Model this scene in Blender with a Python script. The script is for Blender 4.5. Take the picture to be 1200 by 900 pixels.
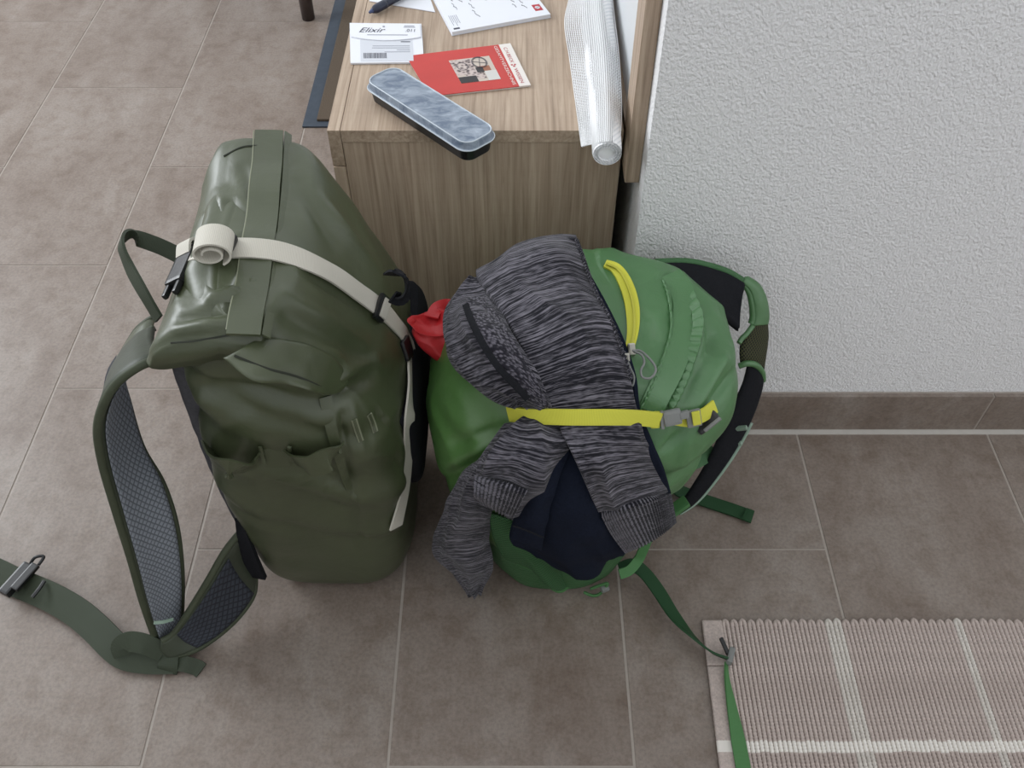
import bpy, bmesh, math, random
from mathutils import Vector, Matrix, noise
from mathutils.bvhtree import BVHTree

random.seed(7)
S = bpy.context.scene
for o in list(bpy.data.objects):
    bpy.data.objects.remove(o)
COL = S.collection

# ------------------------------------------------------------------ camera, world, lights, exposure
CAM_H, PITCH, FPX = 1.14, math.radians(49.6), 1063.0
cam = bpy.data.objects.new('camera', bpy.data.cameras.new('camera'))
COL.objects.link(cam)
cam.location = (0, 0, CAM_H)
cam.rotation_euler = (math.pi / 2 - PITCH, 0, 0)
cam.data.sensor_width = 36.0
cam.data.lens = 36.0 * FPX / 1200.0
cam.data.clip_start = 0.02
S.camera = cam

world = bpy.data.worlds.new('room_daylight')
S.world = world
world.use_nodes = True
bg = world.node_tree.nodes['Background']
bg.inputs[0].default_value = (0.955, 0.98, 1.0, 1)
bg.inputs[1].default_value = 1.14

def area(name, loc, target, sx, sy, power, col=(1, 1, 1)):
    l = bpy.data.lights.new(name, 'AREA')
    l.shape = 'RECTANGLE'; l.size = sx; l.size_y = sy; l.energy = power; l.color = col
    o = bpy.data.objects.new(name, l); COL.objects.link(o)
    o.location = loc
    o.rotation_euler = (Vector(target) - Vector(loc)).to_track_quat('-Z', 'Y').to_euler()
    return o
area('window_left_offscreen', (-2.67, 2.1, 1.65), (0.0, 2.1, 1.65), 1.6, 1.4, 80, (0.92, 0.96, 1.0))

S.view_settings.view_transform = 'Standard'
S.view_settings.look = 'None'
S.view_settings.exposure = 0.0
S.view_settings.gamma = 1.0
S.view_settings.use_curve_mapping = False

# ------------------------------------------------------------------ geometry helpers
CP, SP = math.cos(PITCH), math.sin(PITCH)
def ray(px, py):
    a, b = (px - 600.0) / FPX, (py - 450.0) / FPX
    return Vector((a, CP - b * SP, -SP - b * CP))
def at(px, py, X=None, Y=None, Z=None):
    """Point of the room whose given coordinate is X, Y or Z (used to read real positions off the survey)."""
    d = ray(px, py)
    if Z is not None: t = (Z - CAM_H) / d.z
    elif Y is not None: t = Y / d.y
    else: t = X / d.x
    return Vector((0, 0, CAM_H)) + d * t

def srgb(r, g, b):
    f = lambda c: (c / 255 / 12.92) if c / 255 <= .04045 else ((c / 255 + .055) / 1.055) ** 2.4
    return (f(r), f(g), f(b), 1.0)

def mesh(name, verts, faces, uvs=None, smooth=True):
    me = bpy.data.meshes.new(name)
    me.from_pydata([tuple(v) for v in verts], [], faces)
    if uvs is not None:
        l = me.uv_layers.new(name='UVMap')
        for lp in me.loops:
            l.data[lp.index].uv = uvs[lp.vertex_index]
    if smooth:
        me.polygons.foreach_set('use_smooth', [True] * len(me.polygons))
    me.update()
    return me

def link(name, me, mat=None, parent=None):
    o = bpy.data.objects.new(name, me)
    COL.objects.link(o)
    if mat is not None and not me.materials:
        me.materials.append(mat)
    if parent is not None:
        o.parent = parent
        o.matrix_parent_inverse = Matrix.Translation(-Vector(parent.location)) if parent.type == 'EMPTY' else Matrix()
    return o

def tag(o, label=None, cat=None, group=None, kind=None):
    if label: o['label'] = label
    if cat: o['category'] = cat
    if group: o['group'] = group
    if kind: o['kind'] = kind
    return o

def thing(name, loc, label, cat, group=None):
    o = bpy.data.objects.new(name, None)
    o.empty_display_size = .05
    COL.objects.link(o)
    o.location = loc
    return tag(o, label, cat, group)

def box_me(name, lo, hi, bev=0.0):
    bm = bmesh.new()
    bmesh.ops.create_cube(bm, size=1)
    for v in bm.verts:
        v.co = Vector([lo[i] + (v.co[i] + .5) * (hi[i] - lo[i]) for i in range(3)])
    if bev:
        bmesh.ops.bevel(bm, geom=bm.edges[:], offset=bev, segments=2, affect='EDGES', profile=.7)
    me = bpy.data.meshes.new(name); bm.to_mesh(me); bm.free()
    return me

def crv(p0, p1, p2, p3, t):
    return .5 * ((2 * p1) + (p2 - p0) * t + (2 * p0 - 5 * p1 + 4 * p2 - p3) * t * t + (3 * p1 - p0 - 3 * p2 + p3) * t ** 3)
def spline(pts, n):
    m = len(pts)
    if m == 1: return [pts[0]] * n
    out = []
    for i in range(n):
        s = i / (n - 1) * (m - 1)
        k = min(int(s), m - 2); t = s - k
        p1, p2 = pts[k], pts[k + 1]
        p0 = pts[k - 1] if k > 0 else p1 * 2 - p2
        p3 = pts[k + 2] if k + 2 < m else p2 * 2 - p1
        out.append(crv(p0, p1, p2, p3, t))
    return out

def patch_grid(ctrl, nr, nc):
    rows = [spline(r, nc) for r in ctrl]
    cols = [spline([r[j] for r in rows], nr) for j in range(nc)]
    return [[cols[j][i] for j in range(nc)] for i in range(nr)]

def grid_normals(g):
    nr, nc = len(g), len(g[0]); N = []
    for i in range(nr):
        row = []
        for j in range(nc):
            a = g[i][min(j + 1, nc - 1)] - g[i][max(j - 1, 0)]
            b = g[min(i + 1, nr - 1)][j] - g[max(i - 1, 0)][j]
            n = a.cross(b)
            row.append(n.normalized() if n.length > 1e-12 else Vector((0, 0, 1)))
        N.append(row)
    return N

def face_cam(g, N):
    i, j = len(g) // 2, len(g[0]) // 2
    s = 0
    for a in range(0, len(g), 3):
        for b in range(0, len(g[0]), 3):
            s += N[a][b].dot(Vector((0, 0, CAM_H)) - g[a][b])
    return 1 if s > 0 else -1

def sheet(name, g, mat, parent, thick=.003, disp=None):
    """closed cloth slab over a grid of points; +normal side is the side seen from above"""
    N = grid_normals(g); s = face_cam(g, N)
    nr, nc = len(g), len(g[0])
    ulen = [0.0]; vlen = [0.0]
    for j in range(1, nc): ulen.append(ulen[-1] + (g[nr // 2][j] - g[nr // 2][j - 1]).length)
    for i in range(1, nr): vlen.append(vlen[-1] + (g[i][nc // 2] - g[i - 1][nc // 2]).length)
    V, U = [], []
    for side in (1, -1):
        for i in range(nr):
            for j in range(nc):
                n = N[i][j] * s
                e = min(i, j, nr - 1 - i, nc - 1 - j)
                tk = thick * (.5 if e > 0 else .15)
                p = g[i][j] + n * (tk * side)
                if disp: p = p + n * disp(ulen[j], vlen[i], i / (nr - 1), j / (nc - 1), g[i][j])
                V.append(p); U.append((ulen[j], vlen[i]))
    F = []
    o = nr * nc
    for i in range(nr - 1):
        for j in range(nc - 1):
            a, b, c, d = i * nc + j, i * nc + j + 1, (i + 1) * nc + j + 1, (i + 1) * nc + j
            f1, f2 = (a, b, c, d), (o + d, o + c, o + b, o + a)
            if s < 0: f1, f2 = f1[::-1], f2[::-1]
            F += [f1, f2]
    edge = [(0, j) for j in range(nc)] + [(i, nc - 1) for i in range(1, nr)] + [(nr - 1, j) for j in range(nc - 2, -1, -1)] + [(i, 0) for i in range(nr - 2, 0, -1)]
    for k in range(len(edge)):
        a = edge[k][0] * nc + edge[k][1]; b = edge[(k + 1) % len(edge)][0] * nc + edge[(k + 1) % len(edge)][1]
        f = (b, a, o + a, o + b)
        F.append(f if s > 0 else f[::-1])
    return link(name, mesh(name, V, F, U), mat, parent)

def ribbon(name, pts, nrm, width, mat, parent, thick=.002, n=None, wmid=None):
    """flat webbing along a path, nrm = facing normal (one or one per point)"""
    n = n or max(8, len(pts) * 6)
    P = spline(pts, n)
    Ns = spline([Vector(v) for v in nrm], n) if isinstance(nrm, list) else [Vector(nrm)] * n
    V, U = [], []; L = 0
    for i in range(n):
        T = (P[min(i + 1, n - 1)] - P[max(i - 1, 0)]).normalized()
        Sd = T.cross(Ns[i])
        Sd = Sd.normalized() if Sd.length > 1e-9 else Vector((1, 0, 0))
        Nn = Sd.cross(T).normalized()
        if i: L += (P[i] - P[i - 1]).length
        w = (width(i / (n - 1)) if callable(width) else width) / 2
        for (a, b) in ((-w, -1), (-w * .6, -1.1), (w * .6, -1.1), (w, -1), (w, 1), (w * .6, 1.15), (-w * .6, 1.15), (-w, 1)):
            V.append(P[i] + Sd * a + Nn * (b * thick / 2)); U.append((a, L))
    F = []
    for i in range(n - 1):
        for k in range(8):
            a, b = i * 8 + k, i * 8 + (k + 1) % 8
            F.append((a, b, b + 8, a + 8))
    F.append(tuple(range(8))[::-1]); F.append(tuple((n - 1) * 8 + k for k in range(8)))
    return link(name, mesh(name, V, F, U, smooth=False), mat, parent)

def tube(name, pts, r, mat, parent, n=None, k=8, closed=False):
    n = n or max(8, len(pts) * 6)
    P = spline(pts, n)
    V, F = [], []
    ref = Vector((.13, .37, .92))
    prev = None
    for i in range(n):
        T = (P[min(i + 1, n - 1)] - P[max(i - 1, 0)]).normalized()
        a = (prev - T * prev.dot(T)) if prev is not None else T.cross(ref)
        a.normalize(); prev = a
        b = T.cross(a)
        rr = r(i / (n - 1)) if callable(r) else r
        for q in range(k):
            an = 2 * math.pi * q / k
            V.append(P[i] + (a * math.cos(an) + b * math.sin(an)) * rr)
    for i in range(n - 1):
        for q in range(k):
            F.append((i * k + q, i * k + (q + 1) % k, (i + 1) * k + (q + 1) % k, (i + 1) * k + q))
    F.append(tuple(range(k))[::-1]); F.append(tuple((n - 1) * k + q for q in range(k)))
    return link(name, mesh(name, V, F), mat, parent)

def rbox(name, center, ux, uy, uz, size, bev, mat, parent):
    me = box_me(name, [-s / 2 for s in size], [s / 2 for s in size], bev)
    ux, uy, uz = Vector(ux).normalized(), Vector(uy).normalized(), Vector(uz).normalized()
    M = Matrix((ux, uy, uz)).transposed().to_4x4(); M.translation = Vector(center)
    me.transform(M)
    return link(name, me, mat, parent)

def super_ring(k, N):
    z, xl, xr, yf, yb, n, tilt = k
    cx, cy, ax, ay = (xl + xr) / 2, (yf + yb) / 2, (xr - xl) / 2, (yb - yf) / 2
    out = []
    for i in range(N):
        a = 2 * math.pi * i / N
        c, s = math.cos(a), math.sin(a)
        x = math.copysign(abs(c) ** (2 / n), c); y = math.copysign(abs(s) ** (2 / n), s)
        out.append(Vector((cx + ax * x, cy + ay * y, z + tilt * ax * x)))
    return out

def body_mesh(name, keys, nz, N, disp):
    K = spline([Vector(k) if False else _V(k) for k in keys], nz)
    rings = [super_ring(k.v, N) for k in K]
    V = [p for r in rings for p in r]
    F = []
    for i in range(nz - 1):
        for j in range(N):
            F.append((i * N + j, i * N + (j + 1) % N, (i + 1) * N + (j + 1) % N, (i + 1) * N + j))
    c0 = len(V); V.append(sum(rings[0], Vector()) / N)
    c1 = len(V); V.append(sum(rings[-1], Vector()) / N)
    for j in range(N):
        F.append((c0, (j + 1) % N, j)); F.append((c1, (nz - 1) * N + j, (nz - 1) * N + (j + 1) % N))
    me = mesh(name, V, F)
    nr = [v.normal.copy() for v in me.vertices]
    for v, n in zip(me.vertices, nr):
        v.co = v.co + n * disp(v.co.copy(), n)
        v.co.z = max(v.co.z, 0.0005)
    me.update()
    return me

class _V:
    def __init__(s, v): s.v = tuple(v)
    def __add__(s, o): return _V([a + b for a, b in zip(s.v, o.v)])
    def __sub__(s, o): return _V([a - b for a, b in zip(s.v, o.v)])
    def __mul__(s, k): return _V([a * k for a in s.v])
    __rmul__ = __mul__

def bvh_of(*mes):
    V, F = [], []
    for me in mes:
        o = len(V)
        V += [v.co.copy() for v in me.vertices]
        F += [tuple(i + o for i in p.vertices) for p in me.polygons]
    return BVHTree.FromPolygons(V, F)

def on(bvh, px, py, off=0.0, Y=None):
    d = ray(px, py).normalized()
    h, n, _, _ = bvh.ray_cast(Vector((0, 0, CAM_H)), d)
    if h is None:
        if Y is None:
            h, n, _, _ = bvh.find_nearest(at(px, py, Y=.72))
            return h + n * off, n
        p = at(px, py, Y=Y)
        return p, -d
    if n.dot(d) > 0: n = -n
    return h - d * (off / max(.45, -n.dot(d))), (n - d * .6).normalized()

def on_path(bvh, px_list, off=0.002, Y=None):
    r = [on(bvh, p[0], p[1], p[2] if len(p) > 2 else off, p[3] if len(p) > 3 else Y) for p in px_list]
    return [a for a, b in r], [b for a, b in r]

def crease(me, lines):
    """press folds into a cloth surface: (x0, y0, x1, y1, height, half width) per fold, taper at both ends"""
    bv = bvh_of(me)
    segs = []
    for (x0, y0, x1, y1, amp, w) in lines:
        pts = [on(bv, x0 + (x1 - x0) * k / 6, y0 + (y1 - y0) * k / 6)[0] for k in range(7)]
        segs.append((pts, amp, w))
    nr = [v.normal.copy() for v in me.vertices]
    for v, n in zip(me.vertices, nr):
        d = 0
        for pts, amp, w in segs:
            if (v.co - pts[3]).length > (pts[0] - pts[6]).length * .5 + w * 4: continue
            best, bt = 9, 0
            for k in range(6):
                a, b = pts[k], pts[k + 1]
                ab = b - a; t = max(0, min(1, (v.co - a).dot(ab) / max(1e-9, ab.length_squared)))
                q = (v.co - a - ab * t).length
                if q < best: best, bt = q, (k + t) / 6
            d += amp * math.exp(-(best / w) ** 2) * (.35 + .65 * math.sin(math.pi * (.08 + .84 * bt)))
        v.co = v.co + n * d
    me.update()

def ridged(p, f, seed=0):
    v = noise.noise(Vector((p.x * f + seed, p.y * f - seed, p.z * f + seed * 2)))
    return (1 - abs(v)) ** 3

# ------------------------------------------------------------------ materials
def new_mat(name):
    m = bpy.data.materials.new(name); m.use_nodes = True
    nt = m.node_tree
    return m, nt, nt.nodes['Principled BSDF']

def noise_node(nt, scale, detail=4, rough=.55, vec=None, dist=0.0):
    n = nt.nodes.new('ShaderNodeTexNoise')
    n.inputs['Scale'].default_value = scale; n.inputs['Detail'].default_value = detail
    n.inputs['Roughness'].default_value = rough; n.inputs['Distortion'].default_value = dist
    if vec: nt.links.new(vec, n.inputs['Vector'])
    return n
def coord(nt, kind='Object', scale=(1, 1, 1), rot=(0, 0, 0)):
    t = nt.nodes.new('ShaderNodeTexCoord'); m = nt.nodes.new('ShaderNodeMapping')
    m.inputs['Scale'].default_value = scale; m.inputs['Rotation'].default_value = rot
    nt.links.new(t.outputs[kind], m.inputs['Vector'])
    return m.outputs['Vector']
def ramp(nt, fac, stops):
    r = nt.nodes.new('ShaderNodeValToRGB')
    e = r.color_ramp.elements
    while len(e) < len(stops): e.new(.5)
    for k, (p, c) in enumerate(stops):
        e[k].position = p; e[k].color = c
    nt.links.new(fac, r.inputs['Fac'])
    return r.outputs['Color']
def mix(nt, fac, a, b, mode='MIX'):
    m = nt.nodes.new('ShaderNodeMix'); m.data_type = 'RGBA'; m.blend_type = mode
    for i, v in ((0, fac), (6, a), (7, b)):
        if isinstance(v, (int, float, tuple)): m.inputs[i].default_value = v
        else: nt.links.new(v, m.inputs[i])
    return m.outputs[2]
def bump(nt, bsdf, height, strength=.3, dist=.002):
    b = nt.nodes.new('ShaderNodeBump')
    b.inputs['Strength'].default_value = strength; b.inputs['Distance'].default_value = dist
    nt.links.new(height, b.inputs['Height'])
    nt.links.new(b.outputs['Normal'], bsdf.inputs['Normal'])
    return b

def plain(name, rgb, rough=.5, spec=.5, metal=0.0, var=.0, vscale=60, bstr=0, bscale=400, kind='Object'):
    m, nt, b = new_mat(name)
    c = srgb(*rgb)
    b.inputs['Roughness'].default_value = rough
    b.inputs['Specular IOR Level'].default_value = spec
    b.inputs['Metallic'].default_value = metal
    if var:
        n = noise_node(nt, vscale, 4, .6, coord(nt, kind))
        lo = tuple(x * (1 - var) for x in c[:3]) + (1,); hi = tuple(min(1, x * (1 + var)) for x in c[:3]) + (1,)
        nt.links.new(ramp(nt, n.outputs['Fac'], [(.3, lo), (.7, hi)]), b.inputs['Base Color'])
    else:
        b.inputs['Base Color'].default_value = c
    if bstr:
        n2 = noise_node(nt, bscale, 2, .5, coord(nt, kind))
        bump(nt, b, n2.outputs['Fac'], bstr, .001)
    return m

def webbing_mat(name, rgb, rough=.6):
    m, nt, b = new_mat(name)
    c = srgb(*rgb)
    w = nt.nodes.new('ShaderNodeTexWave'); w.bands_direction = 'Y'; w.inputs['Scale'].default_value = 250; w.inputs['Distortion'].default_value = 1.0
    nt.links.new(coord(nt, 'UV'), w.inputs['Vector'])
    nt.links.new(ramp(nt, w.outputs['Fac'], [(0, tuple(x * .8 for x in c[:3]) + (1,)), (1, c)]), b.inputs['Base Color'])
    b.inputs['Roughness'].default_value = rough
    b.inputs['Specular IOR Level'].default_value = .3
    bump(nt, b, w.outputs['Fac'], .3, .0005)
    return m

def wood_mat(name, axis):
    m, nt, b = new_mat(name)
    sc = {'y': (170, 5.0, 170), 'z': (170, 170, 5.0), 'v': (40, 40, 3.0)}[axis]
    n1 = noise_node(nt, 1.0, 8, .65, coord(nt, 'Object', sc), .6)
    sc2 = {'y': (14, 1.2, 14), 'z': (14, 14, 1.2), 'v': (14, 14, 1.2)}[axis]
    n2 = noise_node(nt, 1.0, 4, .6, coord(nt, 'Object', sc2), 1.2)
    sc3 = {'y': (3, 90, 3), 'z': (3, 3, 90), 'v': (3, 3, 90)}[axis]
    n3 = noise_node(nt, 1.0, 3, .6, coord(nt, 'Object', sc3), .4)
    base = ramp(nt, n1.outputs['Fac'], [(.30, srgb(152, 134, 117)), (.46, srgb(180, 161, 143)), (.66, srgb(200, 183, 165))])
    tint = ramp(nt, n2.outputs['Fac'], [(.3, srgb(226, 222, 217)), (.7, srgb(255, 252, 248))])
    saw = ramp(nt, n3.outputs['Fac'], [(.36, srgb(222, 214, 206)), (.47, (1, 1, 1, 1))])
    c = mix(nt, 1.0, base, tint, 'MULTIPLY')
    c = mix(nt, .08, c, saw, 'MULTIPLY')
    nt.links.new(c, b.inputs['Base Color'])
    b.inputs['Roughness'].default_value = .5
    b.inputs['Specular IOR Level'].default_value = .35
    bump(nt, b, n1.outputs['Fac'], .25, .0012)
    return m

def tile_mat(name, tone=1.0):
    m, nt, b = new_mat(name)
    t = nt.nodes.new('ShaderNodeNewGeometry')
    oi = nt.nodes.new('ShaderNodeObjectInfo')
    add = nt.nodes.new('ShaderNodeVectorMath'); add.operation = 'MULTIPLY_ADD'
    nt.links.new(oi.outputs['Random'], add.inputs[0]); add.inputs[1].default_value = (17, 31, 5)
    nt.links.new(t.outputs['Position'], add.inputs[2])
    mp = nt.nodes.new('ShaderNodeMapping'); mp.inputs['Scale'].default_value = (2.2, .9, 1)
    nt.links.new(add.outputs[0], mp.inputs['Vector'])
    n1 = noise_node(nt, 5.0, 6, .62, mp.outputs[0], .5)
    n2 = noise_node(nt, 210.0, 3, .65, t.outputs['Position'])
    n4 = noise_node(nt, 30.0, 5, .72, add.outputs[0], .15)
    mp3 = nt.nodes.new('ShaderNodeMapping'); mp3.inputs['Scale'].default_value = (6, 30, 1)
    nt.links.new(add.outputs[0], mp3.inputs['Vector'])
    n3 = noise_node(nt, 1.6, 4, .6, mp3.outputs[0], .3)
    k = tone
    c = ramp(nt, n1.outputs['Fac'], [(.3, srgb(134 * k, 119 * k, 108 * k)), (.5, srgb(148 * k, 135 * k, 125 * k)), (.7, srgb(160 * k, 149 * k, 140 * k))])
    d = ramp(nt, n2.outputs['Fac'], [(.3, srgb(226, 226, 226)), (.6, (1, 1, 1, 1))])
    e = ramp(nt, n4.outputs['Fac'], [(.34, srgb(232, 226, 221)), (.54, (1, 1, 1, 1))])
    c = mix(nt, 1.0, mix(nt, 1.0, c, d, 'MULTIPLY'), e, 'MULTIPLY')
    nt.links.new(c, b.inputs['Base Color'])
    b.inputs['Roughness'].default_value = .42
    b.inputs['Specular IOR Level'].default_value = .5
    bump(nt, b, n2.outputs['Fac'], .12, .0008)
    return m

def plaster_mat():
    m, nt, b = new_mat('white_plaster')
    v = coord(nt, 'Object', (1, 1, .8))
    n1 = noise_node(nt, 320, 2, .5, v, .2)
    n2 = noise_node(nt, 150, 2, .5, v)
    s = nt.nodes.new('ShaderNodeMath'); s.operation = 'MULTIPLY_ADD'
    nt.links.new(n2.outputs['Fac'], s.inputs[0]); s.inputs[1].default_value = .6
    nt.links.new(n1.outputs['Fac'], s.inputs[2])
    b.inputs['Base Color'].default_value = srgb(232, 232, 233)
    b.inputs['Roughness'].default_value = .85
    b.inputs['Specular IOR Level'].default_value = .2
    bump(nt, b, s.outputs[0], .75, .0035)
    return m

def coated_mat(name, rgb, rough, bscale=70, bstr=.25, weave=900, spec=.5):
    m, nt, b = new_mat(name)
    c = srgb(*rgb)
    n = noise_node(nt, 9, 4, .55, coord(nt))
    nt.links.new(ramp(nt, n.outputs['Fac'], [(.3, tuple(x * .88 for x in c[:3]) + (1,)), (.7, tuple(x * 1.1 for x in c[:3]) + (1,))]), b.inputs['Base Color'])
    n2 = noise_node(nt, bscale, 3, .5, coord(nt), .6)
    n3 = noise_node(nt, weave, 1, .5, coord(nt))
    s = nt.nodes.new('ShaderNodeMath'); s.operation = 'MULTIPLY_ADD'
    nt.links.new(n3.outputs['Fac'], s.inputs[0]); s.inputs[1].default_value = .08
    nt.links.new(n2.outputs['Fac'], s.inputs[2])
    b.inputs['Roughness'].default_value = rough
    b.inputs['Specular IOR Level'].default_value = spec
    bump(nt, b, s.outputs[0], bstr, .003)
    return m

def melange_mat(name, dark, light, su=9, sv=330, thr=(.44, .68), knob=False, rib=0):
    m, nt, b = new_mat(name)
    if knob:
        n1 = nt.nodes.new('ShaderNodeTexVoronoi'); n1.inputs['Scale'].default_value = 300
        nt.links.new(coord(nt, 'UV'), n1.inputs['Vector'])
        f = n1.outputs['Distance']
    else:
        n1 = noise_node(nt, 1.0, 3, .6, coord(nt, 'UV', (su, sv, 1)), .8)
        f = n1.outputs['Fac']
    n2 = noise_node(nt, 1.0, 2, .5, coord(nt, 'UV', (su * 8, sv * 1.2, 1)))
    mm = nt.nodes.new('ShaderNodeMath'); mm.operation = 'MULTIPLY_ADD'
    nt.links.new(n2.outputs['Fac'], mm.inputs[0]); mm.inputs[1].default_value = .5
    nt.links.new(f, mm.inputs[2])
    off = .25
    if rib:
        w = nt.nodes.new('ShaderNodeTexWave'); w.bands_direction = 'X'; w.inputs['Scale'].default_value = rib; w.inputs['Distortion'].default_value = .5
        nt.links.new(coord(nt, 'UV'), w.inputs['Vector'])
        m2 = nt.nodes.new('ShaderNodeMath'); m2.operation = 'MULTIPLY_ADD'
        nt.links.new(w.outputs['Fac'], m2.inputs[0]); m2.inputs[1].default_value = .28
        s0 = nt.nodes.new('ShaderNodeMath'); s0.operation = 'SUBTRACT'; nt.links.new(mm.outputs[0], s0.inputs[0]); s0.inputs[1].default_value = .12
        nt.links.new(s0.outputs[0], m2.inputs[2]); mm = m2
    nt.links.new(ramp(nt, mm.outputs[0], [(thr[0] + off, srgb(*dark)), (thr[1] + off, srgb(*light))]), b.inputs['Base Color'])
    b.inputs['Roughness'].default_value = .95
    b.inputs['Specular IOR Level'].default_value = .1
    b.inputs['Sheen Weight'].default_value = .15
    bump(nt, b, mm.outputs[0], .6, .0025)
    return m

def net_lining_mat(name, cell, line, scale, kind='UV'):
    m, nt, b = new_mat(name)
    v = nt.nodes.new('ShaderNodeTexVoronoi'); v.feature = 'DISTANCE_TO_EDGE'
    v.inputs['Scale'].default_value = scale; v.inputs['Randomness'].default_value = .12
    nt.links.new(coord(nt, kind, (1, .8, 1), (0, 0, .78)), v.inputs['Vector'])
    nt.links.new(ramp(nt, v.outputs['Distance'], [(.05, srgb(*line)), (.2, srgb(*cell))]), b.inputs['Base Color'])
    b.inputs['Roughness'].default_value = .75
    b.inputs['Specular IOR Level'].default_value = .3
    bump(nt, b, v.outputs['Distance'], .5, .002)
    return m

M = {}
M['tile'] = tile_mat('brown_grey_floor_tile', .91)
M['tile_base'] = tile_mat('brown_grey_skirting_tile', .91)
M['grout'] = plain('light_grout', (162, 154, 146), .9, .2, var=.08)
M['plaster'] = plaster_mat()
M['wood_top'] = wood_mat('oak_grain_lengthwise', 'y')
M['wood_side'] = wood_mat('oak_grain_upright', 'z')
M['white_panel'] = plain('white_lacquer', (214, 217, 219), .35)
M['olive'] = coated_mat('olive_coated_fabric', (67, 74, 51), .42, 24, .4, spec=.68)
M['olive_dark'] = coated_mat('dark_olive_fabric', (54, 61, 47), .55, 60, .2)
M['olive_web'] = webbing_mat('olive_webbing', (60, 68, 54))
M['olive_pipe'] = plain('olive_binding', (66, 72, 56), .6, .3, var=.1)
M['stitch'] = plain('pale_seam', (124, 128, 106), .5)
M['thread'] = plain('dark_stitching', (38, 42, 32), .8)
M['grey_net'] = net_lining_mat('grey_air_mesh', (136, 142, 150), (92, 97, 104), 170)
M['navy_net'] = net_lining_mat('navy_air_mesh', (56, 60, 68), (34, 36, 42), 150)
M['pad_grey'] = plain('grey_padding', (84, 84, 88), .9, .1, var=.15, vscale=200)
M['white_web'] = webbing_mat('off_white_webbing', (206, 202, 190))
M['black'] = plain('black_plastic', (24, 25, 27), .35)
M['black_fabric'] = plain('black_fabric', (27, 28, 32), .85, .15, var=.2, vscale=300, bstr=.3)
M['green'] = coated_mat('green_nylon', (72, 116, 70), .45, 45, .4, spec=.85)
M['green_left'] = coated_mat('leaf_green_nylon', (76, 116, 58), .45, 40, .35, spec=.85)
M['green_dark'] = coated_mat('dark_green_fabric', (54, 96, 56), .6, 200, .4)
M['green_web'] = webbing_mat('dark_green_webbing', (32, 70, 40))
M['green_web_light'] = webbing_mat('green_webbing', (78, 126, 76))
M['green_net'] = net_lining_mat('green_pocket_net', (38, 70, 42), (66, 108, 66), 300, 'UV')
M['yellow'] = webbing_mat('lime_yellow_webbing', (212, 211, 76))
M['yellow_tooth'] = plain('zip_teeth', (186, 184, 60), .5)
M['grey_plastic'] = plain('grey_plastic', (122, 124, 122), .4)
M['metal'] = plain('zip_metal', (180, 178, 168), .3, metal=1.0)
M['pale_green'] = plain('pale_reflective_edge', (136, 158, 142), .5)
M['strap_net'] = net_lining_mat('black_yellow_net', (20, 21, 20), (78, 80, 50), 330)
M['sweater'] = melange_mat('grey_melange_knit', (30, 30, 36), (122, 119, 128), 12, 430)
M['sweater_knob'] = melange_mat('grey_knobbly_knit', (104, 101, 110), (36, 35, 42), knob=True, thr=(.22, .62))
M['sweater_rib'] = melange_mat('grey_ribbed_knit', (30, 30, 36), (116, 114, 122), 20, 430, rib=75)
M['navy'] = plain('navy_jersey', (24, 29, 42), .95, .1, var=.2, vscale=300, bstr=.3, bscale=600)
M['red'] = coated_mat('red_nylon', (196, 44, 50), .45, 60, .35)
M['rug'] = None
M['mat_rubber'] = plain('grey_rubber', (62, 70, 80), .6, .3, var=.1)
M['mat_pile'] = plain('brown_mat_pile', (92, 82, 72), 1.0, .05, var=.35, vscale=500, bstr=1.0, bscale=700)
M['paper'] = plain('white_paper', (226, 228, 234), .7, .2)
M['paper_grey'] = plain('printed_grey_panel', (206, 209, 216), .7, .2)
M['ink'] = plain('grey_ink', (70, 72, 84), .7)
M['ink_soft'] = plain('pale_grey_ink', (150, 153, 164), .7)
M['ink_red'] = plain('red_ink', (176, 50, 62), .6)
M['card_red'] = plain('red_card', (190, 54, 48), .45, var=.06, vscale=20)
M['card_white'] = plain('white_card', (226, 220, 214), .5)
M['pen'] = plain('navy_pen_plastic', (34, 40, 60), .3)
M['pen_tip'] = plain('pen_tip_plastic', (62, 74, 110), .2)
M['dark_wood'] = plain('dark_brown_wood', (58, 46, 42), .45, var=.2)

# frosted lid
def lid_mat():
    m, nt, b = new_mat('frosted_clear_plastic')
    n = noise_node(nt, 38, 6, .65, coord(nt, 'Object', (1, 2.2, 1)), .8)
    nt.links.new(ramp(nt, n.outputs['Fac'], [(.38, srgb(108, 124, 146)), (.72, srgb(188, 200, 214))]), b.inputs['Base Color'])
    b.inputs['Roughness'].default_value = .38
    b.inputs['Transmission Weight'].default_value = .25
    return m
M['lid'] = lid_mat()
M['lid_rim'] = plain('clear_plastic_rim', (190, 200, 208), .2)
M['net_white'] = plain('white_mesh_fabric', (248, 249, 250), .6, .3)
def roll_mat():
    m, nt, b = new_mat('wound_white_mesh')
    w = nt.nodes.new('ShaderNodeTexWave'); w.bands_direction = 'DIAGONAL'; w.inputs['Scale'].default_value = 90
    w.inputs['Distortion'].default_value = .6
    nt.links.new(coord(nt, 'UV', (1, 1, 1), (0, 0, .2)), w.inputs['Vector'])
    nt.links.new(ramp(nt, w.outputs['Fac'], [(.1, srgb(228, 230, 233)), (.6, srgb(250, 250, 251))]), b.inputs['Base Color'])
    b.inputs['Roughness'].default_value = .7
    bump(nt, b, w.outputs['Fac'], .3, .001)
    return m
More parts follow.
